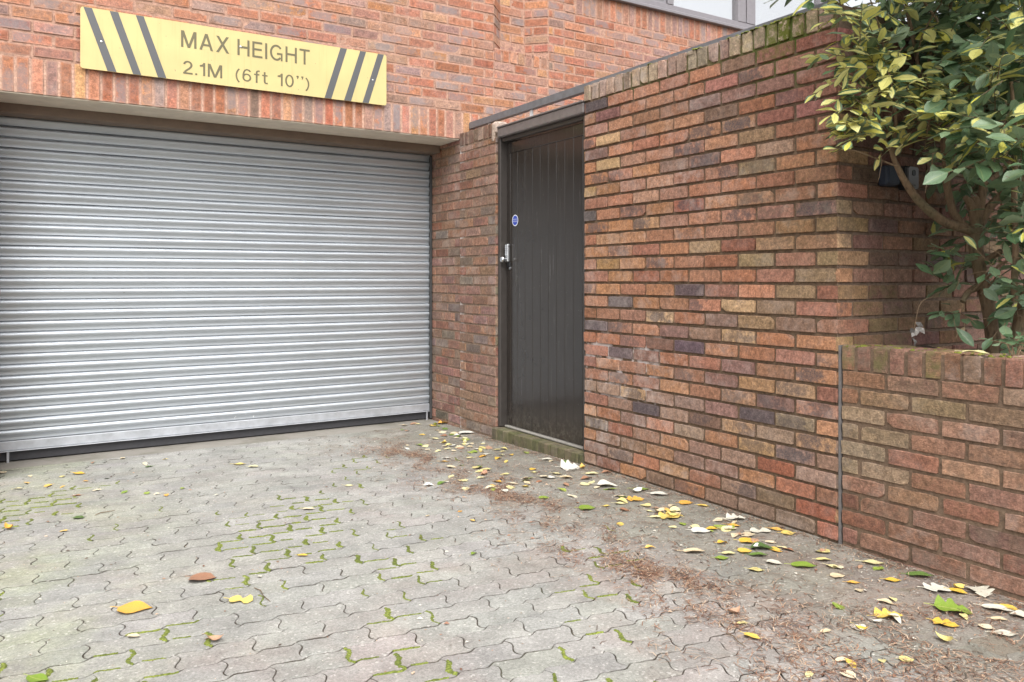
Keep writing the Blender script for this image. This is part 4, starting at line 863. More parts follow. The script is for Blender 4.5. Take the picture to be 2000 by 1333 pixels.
for k in range(3600):
    if rg.random() < .66: x_, y_ = rg.uniform(1.9, 3.03), rg.uniform(.5, 5.5)
    else: x_, y_ = rg.uniform(-.8, 2.4), rg.uniform(1.2, 5.4)
    r_ = rg.uniform(.002, .006) if rg.random() < .85 else rg.uniform(.006, .012); flake(x_, y_, r_, np.array(NC[rg.integers(len(NC))]) * rg.uniform(.6, 1.4) if rg.random() < .8 else np.array(lin((220, 214, 200), .8)))
o = lt.build('needle_litter', M_lit, smooth=0); tag(o, 'reddish brown needles and crumbs drifted along the paving beside the walls', 'leaf litter', kind='stuff')

# ------------------------------------------------------------------ fallen leaves
def leaf_outline(shape):
    if shape == 'lobed':
        ts = [0, .08, .16, .26, .34, .42, .52, .60, .68, .78, .88, 1]; ws = [.02, .30, .44, .34, .24, .42, .46, .30, .22, .28, .16, 0]
    elif shape == 'broad':
        ts = [0, .06, .16, .30, .45, .60, .74, .87, 1]; ws = [.02, .22, .37, .44, .43, .36, .26, .13, 0]
    elif shape == 'twin':
        ts = [0, .07, .2, .34, .45, .52, .6, .74, .88, 1]; ws = [.02, .2, .32, .30, .17, .14, .18, .32, .24, 0]
    else:
        ts = [0, .08, .2, .35, .5, .65, .8, .9, 1]; ws = [.015, .12, .22, .27, .28, .24, .15, .08, 0]
    return np.array(ts), np.array(ws)
def fallen_mesh(shape, curl, seed):
    r_ = np.random.default_rng(seed); ts, ws = leaf_outline(shape); n = len(ts); V = []; U = []
    sk = r_.normal(0, .07); c1 = curl * r_.uniform(.6, 1.3); c2 = curl * r_.uniform(-.6, 1.4); tw = r_.normal(0, .6) * curl
    for k, (t_, w_) in enumerate(zip(ts, ws)):
        for s_ in (-1, -.5, 0, .5, 1):
            jw = 1 + r_.normal(0, .05) * abs(s_)
            x_ = t_ - .5; y_ = w_ * s_ * jw + sk * math.sin(t_ * 3.1); z_ = c1 * (w_ * s_) ** 2 * 5.5 + c2 * (t_ - .5) ** 2 * 1.6 + tw * s_ * w_ * (t_ - .5) * 3 + 0.02 * math.sin(s_ * 5 + t_ * 9 + seed) * (abs(s_))
            V.append((x_, y_, z_)); U.append((t_, abs(s_), 0))
    F_ = [(k * 5 + a, (k + 1) * 5 + a, (k + 1) * 5 + a + 1, k * 5 + a + 1) for k in range(n - 1) for a in range(4)]
    V = np.array(V); V[:, 2] -= V[:, 2].min(); F_ = [f[::-1] for f in F_]
    mb_ = MB(); mb_.add(V, F_, 0, (1, 1, 1), u=U); b0 = V[2]
    mb_.tube([b0, b0 + (-.12, .01, .01), b0 + (-.26, .03, .0)], [.014, .011, .013], sides=5, c=(1, 1, 1))
    return mb_
LM = {}
def leaf_mesh(color, shape, var):
    key = (color, shape, var)
    if key not in LM:
        o_ = fallen_mesh(shape, (0.09, 0.17, 0.30, 0.60)[var % 4] * (0.4 if shape in ('lobed', 'broad', 'twin') else 1), hash((shape, var)) % 1000 if False else var * 17 + len(shape)).build('leaf_proto', LC[color], smooth=60); LM[key] = o_.data; COL.objects.unlink(o_); bpy.data.objects.remove(o_)
    return LM[key]
def fallen(p_, size, color, shape, var, label, group=None, yaw=None, tilt=0.12, lift=0.0):
    o_ = bpy.data.objects.new('fallen_leaf', leaf_mesh(color, shape, var)); COL.objects.link(o_)
    o_.location = (p_[0], p_[1], p_[2] + 0.003 + lift); o_.rotation_euler = (rg.normal(0, tilt), rg.normal(0, tilt), rg.uniform(0, 6.28) if yaw is None else yaw); s_ = size * rg.uniform(.95, 1.05)
    o_.scale = (s_, s_ * rg.uniform(.85, 1.1), s_); return tag(o_, label, 'leaf', group, 'thing')
def yawpx(px, py, ang):     # ground direction for an on-screen angle (degrees, 0 = rightwards)
    a = onG(px, py); b_ = onG(px + 20 * math.cos(R(ang)), py + 20 * math.sin(R(ang)) * .4); return math.atan2(b_[1] - a[1], b_[0] - a[0])
G1 = 'fallen leaves on the paving'
BIG = [(265, 1190, 66, 'orange', 'broad', 0, 0, 'large orange-yellow leaf lying flat alone on the near left paving'),
 (471, 1175, 46, 'yellow', 'twin', 1, 5, 'bright yellow leaf with a waist, right of the large orange leaf'),
 (20, 1034, 28, 'orange', 'ovate', 3, 40, 'curled rusty orange leaf standing up at the left edge of the picture'),
 (398, 1131, 50, 'brown', 'broad', 1, 10, 'pinkish brown leaf lying above the bright yellow waisted leaf'),
 (420, 1253, 34, 'brown', 'ovate', 3, 0, 'dark brown curled leaf on the near paving below the orange leaf'),
 (262, 1245, 26, 'cream', 'ovate', 1, 10, 'small tan leaf just below the large orange-yellow leaf'),
 (75, 1328, 52, 'lime', 'ovate', 0, 30, 'pale green leaf at the very bottom left of the picture'),
 (155, 1013, 22, 'green', 'broad', 1, 0, 'single green leaf on the left paving below the shutter'),
 (468, 908, 24, 'yellow', 'ovate', 0, 0, 'small yellow leaf on the paving below the middle of the shutter'),
 (496, 913, 22, 'pale', 'ovate', 1, 0, 'small pale leaf touching the yellow one below the middle of the shutter'),
 (94, 890, 28, 'pale', 'ovate', 1, 0, 'pale yellow leaf on the concrete near the left foot of the shutter'),
 (155, 926, 26, 'yellow', 'ovate', 0, 5, 'yellow leaf on the paving left of centre, near the shutter'),
 (604, 996, 24, 'cream', 'ovate', 1, 0, 'lone cream leaf on the middle paving'),
 (682, 950, 18, 'pale', 'ovate', 0, 0, 'lone pale yellow leaf on paving in front of the shutter right half'),
 (838, 950, 22, 'white', 'ovate', 2, 0, 'small white leaf at the edge of the brown needle drift'),
 (592, 1087, 20, 'yellow', 'ovate', 1, 0, 'small yellow leaf among the green moss joints'),
 (1470, 1246, 34, 'yellow', 'ovate', 1, 40, 'bright yellow teardrop leaf on the near paving below the needle drift'),
 (1451, 1220, 24, 'pale', 'ovate', 1, 0, 'pale leaf just above the bright yellow teardrop leaf'),
 (1434, 1199, 30, 'brown', 'ovate', 3, -30, 'curled dark brown leaf in the needle drift'),
 (1270, 1072, 22, 'orange', 'ovate', 2, 0, 'small curled orange leaf lone in the needle drift'),
 (1735, 1206, 52, 'yellow', 'lobed', 2, 10, 'deep yellow lobed leaf overlapping white scraps near the low wall'),
 (1748, 1212, 40, 'white', 'ovate', 2, 60, 'whitish curled leaf lying across the deep yellow lobed leaf'),
 (1862, 1194, 64, 'lime', 'lobed', 2, 15, 'bright green lobed leaf in front of the low wall'),
 (1848, 1221, 48, 'yellow', 'lobed', 1, 30, 'bright yellow lobed leaf below the bright green one'),
 (1916, 1160, 54, 'white', 'lobed', 2, 70, 'large white leaf turned up against the low wall'),
 (1832, 1152, 50, 'white', 'lobed', 1, 0, 'white ragged leaf left of the large upturned white leaf'),
 (1872, 1158, 34, 'yellow', 'ovate', 1, 30, 'narrow golden leaf between the two white ragged leaves'),
 (1950, 1192, 54, 'white', 'ovate', 1, 20, 'long whitish leaf at the right edge by the low wall'),
 (1972, 1190, 34, 'yellow', 'ovate', 1, 25, 'yellow tipped leaf on top of the long whitish one'),
 (1993, 1206, 34, 'white', 'broad', 2, 40, 'white leaf cut by the right edge of the picture'),
 (1964, 1240, 48, 'white', 'ovate', 0, 12, 'smooth greenish white oval leaf near the right edge'),
 (1952, 1212, 30, 'cream', 'ovate', 1, 12, 'cream leaf just above the greenish white oval leaf'),
 (1797, 1126, 46, 'green', 'ovate', 1, 12, 'dark green narrow leaf at the foot of the low wall'),
 (1744, 1135, 32, 'yellow', 'ovate', 0, 12, 'yellow narrow leaf left of the dark green narrow leaf'),
 (1706, 1101, 44, 'pale', 'ovate', 0, 12, 'long pale yellow leaf close under the low wall end'),
 (1667, 1140, 28, 'orange', 'ovate', 0, 0, 'oval orange leaf below the end of the tall wall'),
 (1636, 1127, 28, 'cream', 'broad', 1, 0, 'round cream leaf left of the oval orange leaf'),
 (1629, 1109, 30, 'pale', 'ovate', 0, 30, 'pale yellow leaf above the round cream leaf'),
 (1570, 1107, 48, 'lime', 'ovate', 1, 10, 'long pale green leaf with a dark edge below the tall wall corner'),
 (1513, 1101, 30, 'white', 'broad', 1, 30, 'smooth white round leaf below the tall wall'),
 (1478, 1115, 32, 'pale', 'ovate', 0, 10, 'pale yellow leaf below the smooth white round leaf'),
 (1462, 1059, 36, 'yellow', 'broad', 1, 10, 'golden yellow leaf lying on green leaves by the tall wall'),
 (1488, 1073, 44, 'green', 'broad', 2, 20, 'green and grey curled leaf by the golden yellow one'),
 (1482, 1086, 34, 'green', 'ovate', 1, 0, 'green leaf under the curled one by the tall wall'),
 (1455, 1078, 28, 'yellow', 'broad', 1, 0, 'yellow and cream leaf left of the curled green leaf'),
 (1369, 1039, 36, 'white', 'broad', 1, 10, 'bright white leaf with dark shadow in the drift by the wall'),
 (1485, 1041, 38, 'white', 'twin', 2, 0, 'white bow shaped leaf at the foot of the tall wall'),
 (1518, 1036, 30, 'orange', 'ovate', 0, 15, 'orange pointed leaf beside the white bow shaped leaf'),
 (1540, 1043, 28, 'yellow', 'broad', 0, 0, 'golden leaf right of the orange pointed leaf'),
 (1356, 1079, 42, 'cream', 'ovate', 1, 0, 'long cream leaf on the dark ground in front of the tall wall'),
 (1424, 1083, 26, 'pale', 'ovate', 1, 0, 'small pale yellow leaf right of the long cream leaf'),
 (1410, 1092, 30, 'lime', 'ovate', 0, 0, 'pale green leaf below the small pale yellow leaf'),
 (1425, 1034, 30, 'cream', 'ovate', 1, 0, 'tan leaf right of the bright white leaf'),
 (1433, 1028, 28, 'orange', 'ovate', 0, 20, 'orange leaf close to the wall above the tan leaf'),
 (1437, 1015, 36, 'white', 'lobed', 2, 0, 'white and green torn leaf at the wall foot'),
 (1308, 1010, 46, 'yellow', 'lobed', 1, 0, 'golden toothed leaf in the heap in front of the tall wall'),
 (1282, 1012, 24, 'pale', 'ovate', 1, 0, 'pale leaf left of the golden toothed leaf'),
 (1340, 984, 26, 'orange', 'broad', 1, 0, 'orange leaf at the wall foot above the golden toothed leaf'),
 (1374, 990, 22, 'yellow', 'ovate', 1, 15, 'small golden leaf touching the foot of the tall wall'),
 (1242, 977, 34, 'orange', 'lobed', 1, 0, 'orange ragged leaf left of the heap by the tall wall'),
 (1213, 985, 24, 'pale', 'ovate', 0, 0, 'pale yellow leaf just left of the orange ragged leaf'),
 (1288, 967, 34, 'white', 'ovate', 1, 10, 'white narrow leaf at the wall foot left of the heap'),
 (1252, 957, 34, 'lime', 'ovate', 0, 0, 'pale green leaf at the foot of the tall wall'),
 (1186, 950, 38, 'white', 'broad', 2, 5, 'white leaf on the ground near the door end of the tall wall'),
 (1147, 994, 32, 'lime', 'broad', 1, 0, 'lime green leaf lying on the brown needle drift'),
 (1063, 974, 22, 'lime', 'broad', 1, 0, 'smaller lime green leaf farther along the needle drift'),
 (1114, 915, 40, 'white', 'lobed', 2, -10, 'crumpled white leaf just below the right end of the step'),
 (1070, 899, 24, 'white', 'ovate', 1, 0, 'white leaf in front of the mossy step'),
 (1075, 934, 26, 'white', 'ovate', 0, 5, 'smooth greyish white leaf in front of the mossy step'),
 (1107, 934, 28, 'cream', 'ovate', 1, 0, 'tan and cream leaf near the door end of the tall wall'),
 (1157, 927, 28, 'pale', 'ovate', 1, 0, 'pale yellow leaf at the start of the tall wall'),
 (1186, 925, 22, 'brown', 'ovate', 2, 0, 'brown leaf against the foot of the tall wall near the door'),
 (960, 960 - 4, 24, 'cream', 'ovate', 2, 0, 'pale scrap leaf rolled up on the needle drift'),
 (912, 847, 32, 'white', 'broad', 1, 0, 'large whitish leaf at the foot of the brick pier'),
 (868, 828, 26, 'orange', 'lobed', 2, 0, 'orange ragged leaf in the corner by the shutter'),
 (1075, 955 + 280, 16, 'brown', 'ovate', 3, 0, 'tiny dark leaf on the near paving')]
for px, py, spx, colr, shp, var, ang, lab in BIG:
    if lab.startswith('tiny dark'): continue
    p_ = onG(px, py); d_ = np.dot(p_ - EYE, FWD); fallen(p_, spx * d_ / FOC * 1.03, colr, shp, var, lab, G1, yawpx(px, py, ang), lift=0.0015, tilt=0.03 if var < 2 else .08)
CN = dict(yellow='yellow', pale='pale yellow', cream='cream', white='whitish', lime='lime green', green='green', orange='orange', brown='brown')
ZONES = [('strewn thickly at the foot of the brick pier', 46, lambda: (rg.uniform(785, 950), rg.uniform(828, 884)), (.04, .072)),
         ('strewn in front of the mossy door step', 58, lambda: (rg.uniform(860, 1140), rg.uniform(862, 965)), (.04, .075)),
         ('strewn along the foot of the tall wall', 50, lambda: (lambda t_: (1120 + 500 * t_ + rg.normal(0, 25), 925 + 150 * t_ + abs(rg.normal(0, 26)) + 6))(rg.random()), (.04, .075)),
         ('lying among needles in front of the low wall', 20, lambda: (rg.uniform(1560, 2010), rg.uniform(1105, 1330)), (.035, .065)),
         ('on the paving near the left half of the shutter', 20, lambda: (rg.uniform(0, 330), rg.uniform(888, 975)), (.03, .06)),
         ('scattered thinly over the open paving', 10, lambda: (rg.uniform(60, 1250), rg.uniform(930, 1150)), (.025, .045))]
for zname, cnt, fn, (s0, s1) in ZONES:
    k = 0; tries = 0
    while k < cnt and tries < 4000:
        tries += 1; px, py = fn(); p_ = onG(px, py)
        if p_[0] > XW - 0.045 or (4.0 < p_[1] < 5.1 and p_[0] > XW - .08) or p_[1] > 6.05: continue
        colr = rg.choice(['yellow', 'pale', 'cream', 'white', 'lime', 'orange', 'brown', 'green'], p=[.14, .31, .21, .06, .11, .06, .08, .03]); shp = rg.choice(['ovate', 'broad', 'lobed'], p=[.68, .26, .06])
        fallen(p_, rg.uniform(s0, s1), colr, shp, int(rg.integers(0, 4)) if rg.random() < .3 else int(rg.integers(0, 2)), 'small %s leaf %s' % (CN[colr], zname), 'leaves ' + zname, tilt=.10, lift=0.001); k += 1
p_ = np.array([XW + .07, 0, 0]); pp = onX(1908, 681, XW + 0.03); pp[2] = LT0 + 0.002
fallen(pp, 0.10, 'pale', 'ovate', 1, 'yellow and cream leaf lying on top of the low wall', None, R(-80), lift=0.004)
# twigs on the near paving
for px, py, L_, ang, lab in ((1437, 1252, .10, 60, 'thin dark twig beside the bright yellow teardrop leaf'), (512, 1163, .16, 65, 'thin dry twig on the paving right of the waisted yellow leaf'), (205, 975 + 28, .10, -30, 'thin twig on the left paving')):
    p_ = onG(px, py); a = yawpx(px, py, ang); d = np.array([math.cos(a), math.sin(a), 0]); q = MB(); n_ = np.array([-d[1], d[0], 0])
    q.tube([p_ - d * L_ / 2 + (0, 0, .003), p_ - d * L_ * .2 + n_ * .006 + (0, 0, .006), p_ + d * L_ * .15 - n_ * .004 + (0, 0, .006), p_ + d * L_ / 2 + (0, 0, .003)], [.0014, .002, .0018, .001], sides=6); tag(q.build('twig', M_bark), lab, 'twig', kind='thing')

# ------------------------------------------------------------------ planter, shrub
q = MB(); xs_ = np.linspace(XW + 0.206, 5.3, 20); ys_ = np.linspace(-1.2, 2.19, 26)
V = [(x_, y_, 0.80 + 0.03 * math.sin(x_ * 5 + y_ * 7) + rg.normal(0, .008)) for y_ in ys_ for x_ in xs_]; q.add(V, [(j_ * 20 + i_, j_ * 20 + i_ + 1, (j_ + 1) * 20 + i_ + 1, (j_ + 1) * 20 + i_) for j_ in range(25) for i_ in range(19)])
M_soil = plain('planter_soil', lin((92, 74, 58), .55), 0.95, var=.5, scale=40, bump=.9, dist=.01); o = q.build('planter_soil', M_soil); o['kind'] = 'structure'
base = P(1936, 690, 3.42); base[2] = 0.80
shrub = thing('variegated_shrub', 'large evergreen shrub with yellow and green leaves growing over the low wall', 'shrub', tuple(base))
DT = 3.42
def path(pts, rad, mb_, sides=8, sub_=4, lump=.05):
    c = np.array([P(*p_) if len(p_) == 3 else P(p_[0], p_[1], DT) for p_ in pts]); n = len(c); t = np.linspace(0, n - 1, (n - 1) * sub_ + 1)
    out = np.stack([np.interp(t, range(n), c[:, k]) for k in range(3)], 1)
    for _ in range(2): out[1:-1] = (out[:-2] + 2 * out[1:-1] + out[2:]) / 4
    rr = np.interp(t, np.linspace(0, n - 1, len(rad)), rad); mb_.tube(out, rr, sides=sides, lump=lump); return out
q = MB(); path([(1946, 712), (1940, 660), (1928, 590), (1912, 520), (1905, 470), (1908, 420), (1900, 385)], [.034, .029, .027, .027, .027, .024, .022], q, 12, lump=.07); cpart(q, 'trunk', M_bark, shrub, smooth=80)
q = MB(); path([(1992, 720, 3.30), (1990, 640, 3.32), (2010, 560, 3.35), (2040, 470, 3.3)], [.032, .028, .024, .02], q, 12, lump=.07); cpart(q, 'trunk', M_bark, shrub, smooth=80)
BR = [([(1903, 452), (1880, 446), (1845, 436), (1800, 400, 3.38), (1770, 360, 3.34), (1748, 318, 3.32), (1736, 280, 3.3)], [.022, .021, .020, .018, .015, .011, .008]),
 ([(1888, 446), (1862, 420, 3.44), (1850, 370, 3.44), (1846, 300, 3.42), (1836, 210, 3.4), (1830, 120, 3.45)], [.016, .017, .016, .015, .012, .008]),
 ([(1905, 430), (1898, 400), (1885, 386, 3.40)], [.024, .020, .011]),
 ([(1908, 440), (1915, 395), (1922, 360), (1918, 310), (1908, 262, 3.4), (1900, 240, 3.4), (1905, 150, 3.45)], [.022, .020, .017, .013, .010, .009, .007]),
 ([(1912, 440), (1935, 400), (1970, 372, 3.38), (2010, 340, 3.3), (2060, 290, 3.2)], [.022, .019, .017, .015, .013]),
 ([(1918, 360), (1945, 345, 3.45), (1968, 322, 3.45), (1990, 300, 3.5)], [.012, .012, .010, .008]),
 ([(1912, 560), (1890, 570, 3.40), (1880, 590, 3.38)], [.018, .013, .010]), ([(1925, 510), (1945, 498, 3.38), (1955, 490, 3.36)], [.018, .014, .012]),
 ([(1980, 590, 3.25), (1984, 480, 3.2), (1980, 380, 3.2), (1985, 280, 3.15), (1975, 160, 3.15)], [.014, .012, .012, .010, .007]),
 ([(1900, 570, 3.38), (1930, 540, 3.32), (1960, 510, 3.25), (2000, 505, 3.2)], [.006, .005, .005, .004]),
 ([(1915, 575, 3.36), (1945, 545, 3.33), (1975, 490, 3.28)], [.004, .004, .003]),
 ([(1810, 320, 3.3), (1850, 327, 3.25), (1920, 328, 3.2), (1985, 325, 3.15)], [.003, .0035, .004, .004]),
 ([(1795, 245, 3.5), (1800, 180, 3.5), (1790, 100, 3.5), (1770, 20, 3.5), (1765, -60, 3.5)], [.010, .010, .009, .008, .006]),
 ([(1812, 260, 3.5), (1803, 190, 3.5), (1815, 110, 3.5), (1840, 50, 3.45), (1800, 0, 3.5), (1780, -60, 3.5)], [.008, .008, .007, .005, .006, .006]),
 ([(1790, 120, 3.4), (1800, 70, 3.4), (1822, 30, 3.38), (1840, 5, 3.35)], [.004, .004, .004, .003]),
 ([(1860, 280, 3.5), (1866, 180, 3.5), (1850, 80, 3.55), (1862, -40, 3.55)], [.010, .009, .008, .006]),
 ([(1925, 260, 3.55), (1938, 150, 3.55), (1930, 40, 3.6), (1950, -60, 3.6)], [.011, .010, .008, .006]),
 ([(1735, 290, 3.32), (1718, 240, 3.3), (1700, 180, 3.28), (1668, 140, 3.25)], [.007, .006, .005, .003]),
 ([(1742, 300, 3.32), (1752, 240, 3.3), (1740, 160, 3.3), (1720, 60, 3.3), (1700, 0, 3.3)], [.007, .006, .005, .004, .003]),
 ([(1840, 250, 3.4), (1790, 210, 3.32), (1740, 190, 3.28), (1690, 168, 3.22), (1650, 175, 3.2)], [.006, .005, .004, .003, .002]),
 ([(1750, 325, 3.3), (1700, 305, 3.25), (1655, 290, 3.2), (1622, 300, 3.18)], [.004, .003, .0022, .0016]),
 ([(1720, 250, 3.28), (1680, 228, 3.24), (1655, 195, 3.22), (1640, 192, 3.2)], [.003, .0025, .002, .0015])]
for pts, rad in BR:
    q = MB(); path(pts, rad, q, 8 if rad[0] > .006 else 6); cpart(q, 'branch', M_bark, shrub, smooth=80)

LT_ = np.array([0, .1, .25, .42, .6, .78, .9, 1.0]); LWd = np.array([.03, .30, .62, .92, 1.0, .78, .42, .0])
lf_rows = len(LT_); leafF = [(k * 5 + a, k * 5 + a + 1, (k + 1) * 5 + a + 1, (k + 1) * 5 + a) for k in range(lf_rows - 1) for a in range(4)]
leafF = [f[::-1] for f in leafF]
def shrub_leaf(mb_, p_, dirv, up, L_, W_, thr, g_, y_):
    x_ = dirv / np.linalg.norm(dirv); zv = up - x_ * np.dot(up, x_); zv /= np.linalg.norm(zv) + 1e-9; yv = np.cross(zv, x_)
    droop = rg.uniform(-.05, .35); fold = rg.uniform(.05, .38); ph = rg.uniform(0, 6.28); V = []; U = []; wavy = rg.uniform(.0, .06)
    for t_, w_ in zip(LT_, LWd):
        for s_ in (-1, -.5, 0, .5, 1):
            yy = s_ * w_ * W_ / 2; zz = abs(yy) * fold - droop * L_ * t_ * t_ * .6 + wavy * L_ * .5 * math.sin(t_ * 11 + ph + s_) * abs(s_)
            V.append(p_ + x_ * t_ * L_ + yv * yy * (1 + (rg.normal(0, .09) if abs(s_) == 1 else 0)) + zv * zz); U.append((t_, abs(s_), 0))
    mb_.add(V, leafF, 0, (1, 1, 1), (thr, g_, y_, 0), U)
fol_y = MB(); fol_g = MB(); tw = MB()
def proj(p_):
    q_ = p_ - EYE; d_ = np.dot(q_, FWD); return 1000 + FOC * np.dot(q_, RGT) / d_, HZ - FOC * q_[2] / d_, d_
def twig(p_, d_, n, yel, size, spread=1.0):
    d_ = d_ / np.linalg.norm(d_); stp = size * rg.uniform(.20, .32); pts = [p_]; pos = p_.copy(); side = 1
    yl = yel + rg.normal(0, .18)
    for k in range(n):
        d_ = d_ + rg.normal(0, .10, 3) + np.array([0, 0, -.02]); d_ /= np.linalg.norm(d_); pos = pos + d_ * stp; pts.append(pos.copy())
        lat = np.cross(d_, UP) + rg.normal(0, .25, 3); lat /= np.linalg.norm(lat); ld = d_ * rg.uniform(.35, .8) + lat * side * rg.uniform(.6, 1.0) + np.array([0, 0, rg.normal(-.05, .25)]); side = -side
        if k == n - 1: ld = d_.copy()
        L_ = size * rg.uniform(.60, 1.32) * (0.8 if k > n - 3 else 1); isy = rg.random() < yl
        qx, qy, qd = proj(pos + ld / np.linalg.norm(ld) * L_ * .5)
        if (qy > 318 and qx < 1808) or (1762 < qx < 1806 and 300 < qy < 380) or (qx < 1880 and qy > 350 and qd < 3.3) or (1868 < qx < 1962 and 370 < qy < 660 and qd < 3.5 and rg.random() < .72): continue
        thr = rg.uniform(.35, .95) if isy else rg.uniform(-.4, -.15)
        upv = UP * 1.0 + rg.normal(0, .38, 3) - FWD * rg.uniform(0, .55)
        shrub_leaf(fol_y if isy else fol_g, pos, ld, upv, L_, L_ * rg.uniform(.42, .56), thr, rg.random(), rg.random())
    tw.tube(pts, np.linspace(.0022, .001, len(pts)), sides=4)
BL = [(1690, 150, 3.22, 40, 95, 17, .90, .082, .04), (1715, 50, 3.30, 75, 60, 14, .72, .085, .06), (1775, 180, 3.30, 90, 80, 26, .80, .082, .10), (1880, 225, 3.20, 100, 70, 25, .68, .09, .10),
      (1960, 190, 3.08, 60, 110, 22, .34, .10, .10), (1900, 45, 3.38, 130, 80, 36, .22, .10, .12), (1975, 320, 2.98, 40, 60, 9, .15, .11, .06), (1885, 285, 3.18, 80, 25, 8, .30, .085, .06),
      (1700, 250, 3.25, 45, 25, 8, .85, .07, .05), (1725, 285, 3.28, 20, 12, 3, .75, .07, .03), (1815, 262, 3.25, 50, 14, 5, .6, .08, .04),
      (1838, 505, 3.42, 14, 14, 3, 0, .075, .02), (1850, 560, 3.40, 25, 30, 5, 0, .085, .03), (1885, 520, 3.36, 25, 40, 4, 0, .08, .03), (1885, 455, 3.36, 20, 14, 2, 0, .08, .03), (1880, 330, 3.6, 60, 40, 10, .0, .10, .08), (1968, 440, 3.25, 40, 40, 18, .03, .072, .05), (1965, 520, 3.20, 40, 30, 8, .03, .07, .05), (1985, 590, 3.2, 20, 30, 3, 0, .08, .05),
      (1870, 610, 3.36, 20, 25, 3, 0, .08, .03), (1990, 400, 3.1, 30, 40, 5, .05, .09, .05),
      # deep growth, and unseen out-of-frame growth added to shade the wall
      (1880, 150, 3.62, 190, 110, 56, .0, .10, .12), (1800, 40, 3.75, 170, 80, 40, .0, .10, .12), (1960, 60, 3.95, 150, 110, 110, .0, .11, .2), (1985, 200, 4.2, 110, 90, 50, .0, .11, .2), (1840, -40, 4.0, 240, 60, 60, .0, .11, .2),
      (1960, 330, 3.85, 80, 110, 22, 0, .10, .10), (1900, 420, 3.75, 40, 50, 6, 0, .09, .05), (1985, 480, 3.7, 40, 120, 16, 0, .10, .1), (1975, 560, 3.3, 35, 40, 7, .03, .075, .05), (1990, 640, 3.2, 25, 30, 5, 0, .075, .04), (1880, -260, 3.0, 240, 130, 60, .4, .10, .3),
      (1800, -110, 3.5, 200, 110, 56, .5, .09, .2), (1960, -160, 3.3, 200, 150, 36, .3, .10, .25), (2130, 120, 3.2, 120, 200, 40, .3, .10, .25), (2140, 420, 3.2, 110, 150, 24, .1, .10, .2), (2250, 0, 3.4, 150, 250, 50, .2, .11, .3), (1960, 260, 3.55, 90, 70, 14, .05, .10, .08)]
for bx, by, bd, rx, ry, nt_, yel, size, dd in BL:
    for k in range(nt_):
        while True:
            u_, v_ = rg.uniform(-1, 1, 2)
            if u_ * u_ + v_ * v_ < 1: break
        p_ = P(bx + u_ * rx, by + v_ * ry, bd + rg.normal(0, dd * .6)); outw = RGT * (u_ * .6 - .35) + UP * (-v_ * .35 - .05) - FWD * rg.uniform(0, .8) + rg.normal(0, .45, 3)
        twig(p_, outw, int(rg.integers(4, 9)), yel, size)
for pts, n, yel, sz in (([(1665, 285, 3.2), (1612, 302, 3.17)], 6, .95, .062), ([(1655, 195, 3.22), (1630, 192, 3.19)], 5, .95, .065), ([(1660, 30, 3.28), (1600, 42, 3.25)], 6, .6, .07), ([(1675, 60, 3.25), (1632, 95, 3.22)], 5, .9, .08), ([(1675, 110, 3.25), (1640, 150, 3.2)], 6, .95, .085), ([(1690, 210, 3.25), (1650, 175, 3.22)], 5, .95, .075), ([(1700, 262, 3.25), (1662, 272, 3.2)], 5, .95, .06), ([(1600, -20, 3.25), (1570, 10, 3.2)], 5, .3, .08)):
    a, b_ = P(*pts[0]), P(*pts[1]); twig(a, b_ - a, n, yel, sz)
cpart(tw, 'twigs', M_bark, shrub); o = cpart(fol_y, 'foliage', M_fol, shrub, smooth=70); o['label'] = 'yellow variegated leaves'; o = cpart(fol_g, 'foliage', M_fol, shrub, smooth=70); o['label'] = 'plain green leaves'
# small plant at the foot of the shrub
pb = P(1982, 690, 3.0); pb[2] = 0.80; fol_s = MB()
sm = thing('small_plant', 'small fresh green leafy plant behind the top of the low wall', 'plant', tuple(pb))
keep = (fol_g, fol_y, tw); fol_g = MB(); fol_y = MB(); tw = MB()
for k in range(7): twig(P(1980 + rg.normal(0, 12), 672 + rg.normal(0, 6), 3.02 + rg.normal(0, .03)), np.array([rg.normal(0, 1), rg.normal(0, 1), .35]), 4, 0, .06)
for k in range(6): tw.tube([pb + (rg.normal(0, .01), rg.normal(0, .01), 0), P(1980 + rg.normal(0, 12), 674, 3.02)], .0022, sides=5)
cpart(fol_g, 'leaves', M_fol, sm, smooth=70); cpart(tw, 'stem', M_bark, sm); fol_g, fol_y, tw = keep
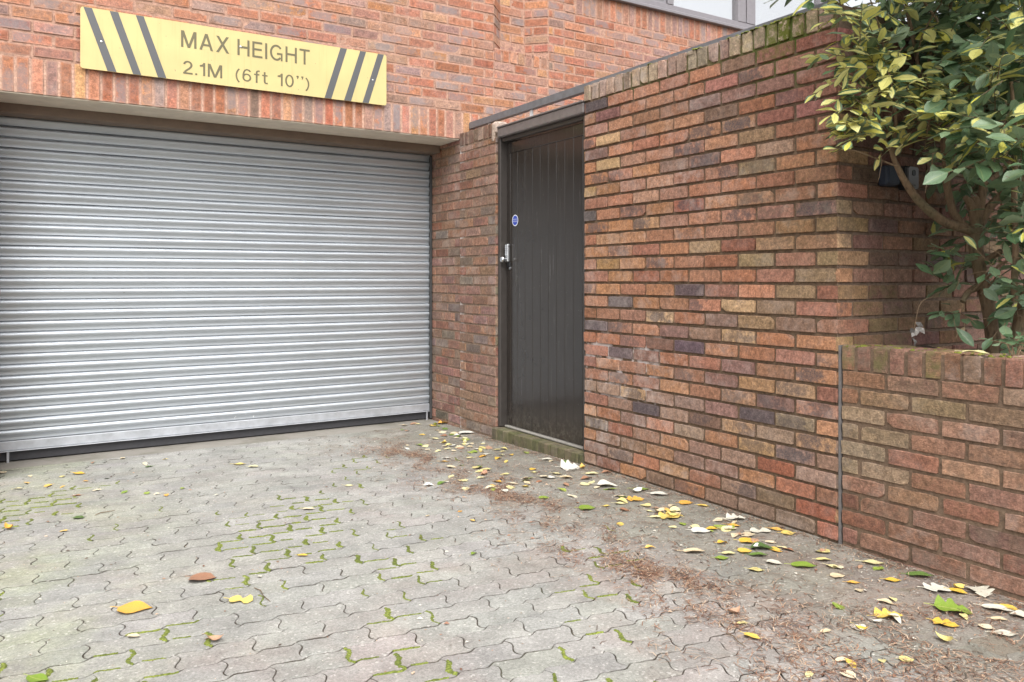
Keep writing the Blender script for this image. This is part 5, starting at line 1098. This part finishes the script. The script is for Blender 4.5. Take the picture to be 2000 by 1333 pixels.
# withered sprig hanging by a thin stalk
ws = thing('withered_sprig', 'grey withered leaf hanging from a thin arching stalk above the low wall', 'dead sprig', tuple(P(1788, 640, 3.3)))
q = MB(); path([(1868, 585, 3.36), (1845, 580, 3.34), (1810, 582, 3.31), (1795, 595, 3.3), (1788, 630, 3.3), (1784, 650, 3.3)], [.0016, .0014, .0013, .0012, .0012], q, 5, lump=0); cpart(q, 'stalk', M_bark, ws)
q = MB(); M_grey = colour_mat('withered_grey', .8, .3)
for k in range(9):
    p_ = P(1786 + rg.normal(0, 5), 642 + rg.normal(0, 10), 3.3); d = np.array([rg.normal(0, .6), rg.normal(0, .6), -1]); d /= np.linalg.norm(d); x_ = np.cross(d, FWD + rg.normal(0, .4, 3)); x_ /= np.linalg.norm(x_); z_ = np.cross(d, x_); c = np.array(lin((170, 165, 160), .7)) * rg.uniform(.3, 1.2); L_ = rg.uniform(.02, .045)
    q.add([p_ - x_ * .003, p_ + x_ * .003, p_ + d * L_ * .5 + x_ * .011 + z_ * .006, p_ + d * L_ * .5 - x_ * .009 + z_ * .004, p_ + d * L_ + z_ * -.006], [(0, 1, 2, 3), (3, 2, 4)], 0, c)
cpart(q, 'leaf', M_grey, ws)
for px, py, lab in ((1864, 620, 'shrivelled brown leaf caught under the shrub'), (1872, 655, 'shrivelled tan leaf behind the low wall top')):
    o_ = fallen(P(px, py, 3.40), .07, 'brown' if py < 640 else 'cream', 'ovate', 3, lab, None); o_.rotation_euler = (R(80), R(60), R(30)); o_.name = 'withered_leaf'

# ------------------------------------------------------------------ key safes on the return wall
def safe(px0, px1, py0, py1, name, lab, front, side, text):
    a = onY(px0, py0, Y1 - 0.05); b_ = onY(px1, py1, Y1 - 0.05); t = thing(name, lab, 'key safe', (a[0], Y1, b_[2]))
    q = MB(); q.box((a[0], Y1 - 0.044, b_[2]), (b_[0], Y1 + 0.004, a[2]), bev=0.008); cpart(q, 'body', side, t)
    q = MB(); prism_y(q, rrect(a[0] + 0.006, b_[0] - 0.004, b_[2] + 0.005, a[2] - 0.005, 0.012), Y1 - 0.052, Y1 - 0.0442); cpart(q, 'front', front, t)
    if text:
        cx = (a[0] + b_[0]) / 2 + .001; zt = a[2]; H = a[2] - b_[2]
        q = MB(); prism_y(q, rrect(cx - .013, cx + .013, zt - .42 * H, zt - .17 * H, .009), Y1 - 0.054, Y1 - 0.0521); cpart(q, 'dial_window', M_black, t)
        text_mesh(text, 'lettering', M_black, t, cx - .013, cx + .014, b_[2] + .15 * H, b_[2] + .25 * H, Y1 - 0.0526, weight=0)
safe(1773, 1794.5, 323, 372, 'key_safe', 'light grey key safe with dark dial on the shaded wall', M_safe, M_black, 'Yale')
safe(1735, 1757, 322, 364, 'key_safe', 'dark navy key safe partly behind a branch on the shaded wall', M_safeb, M_safeb, None)
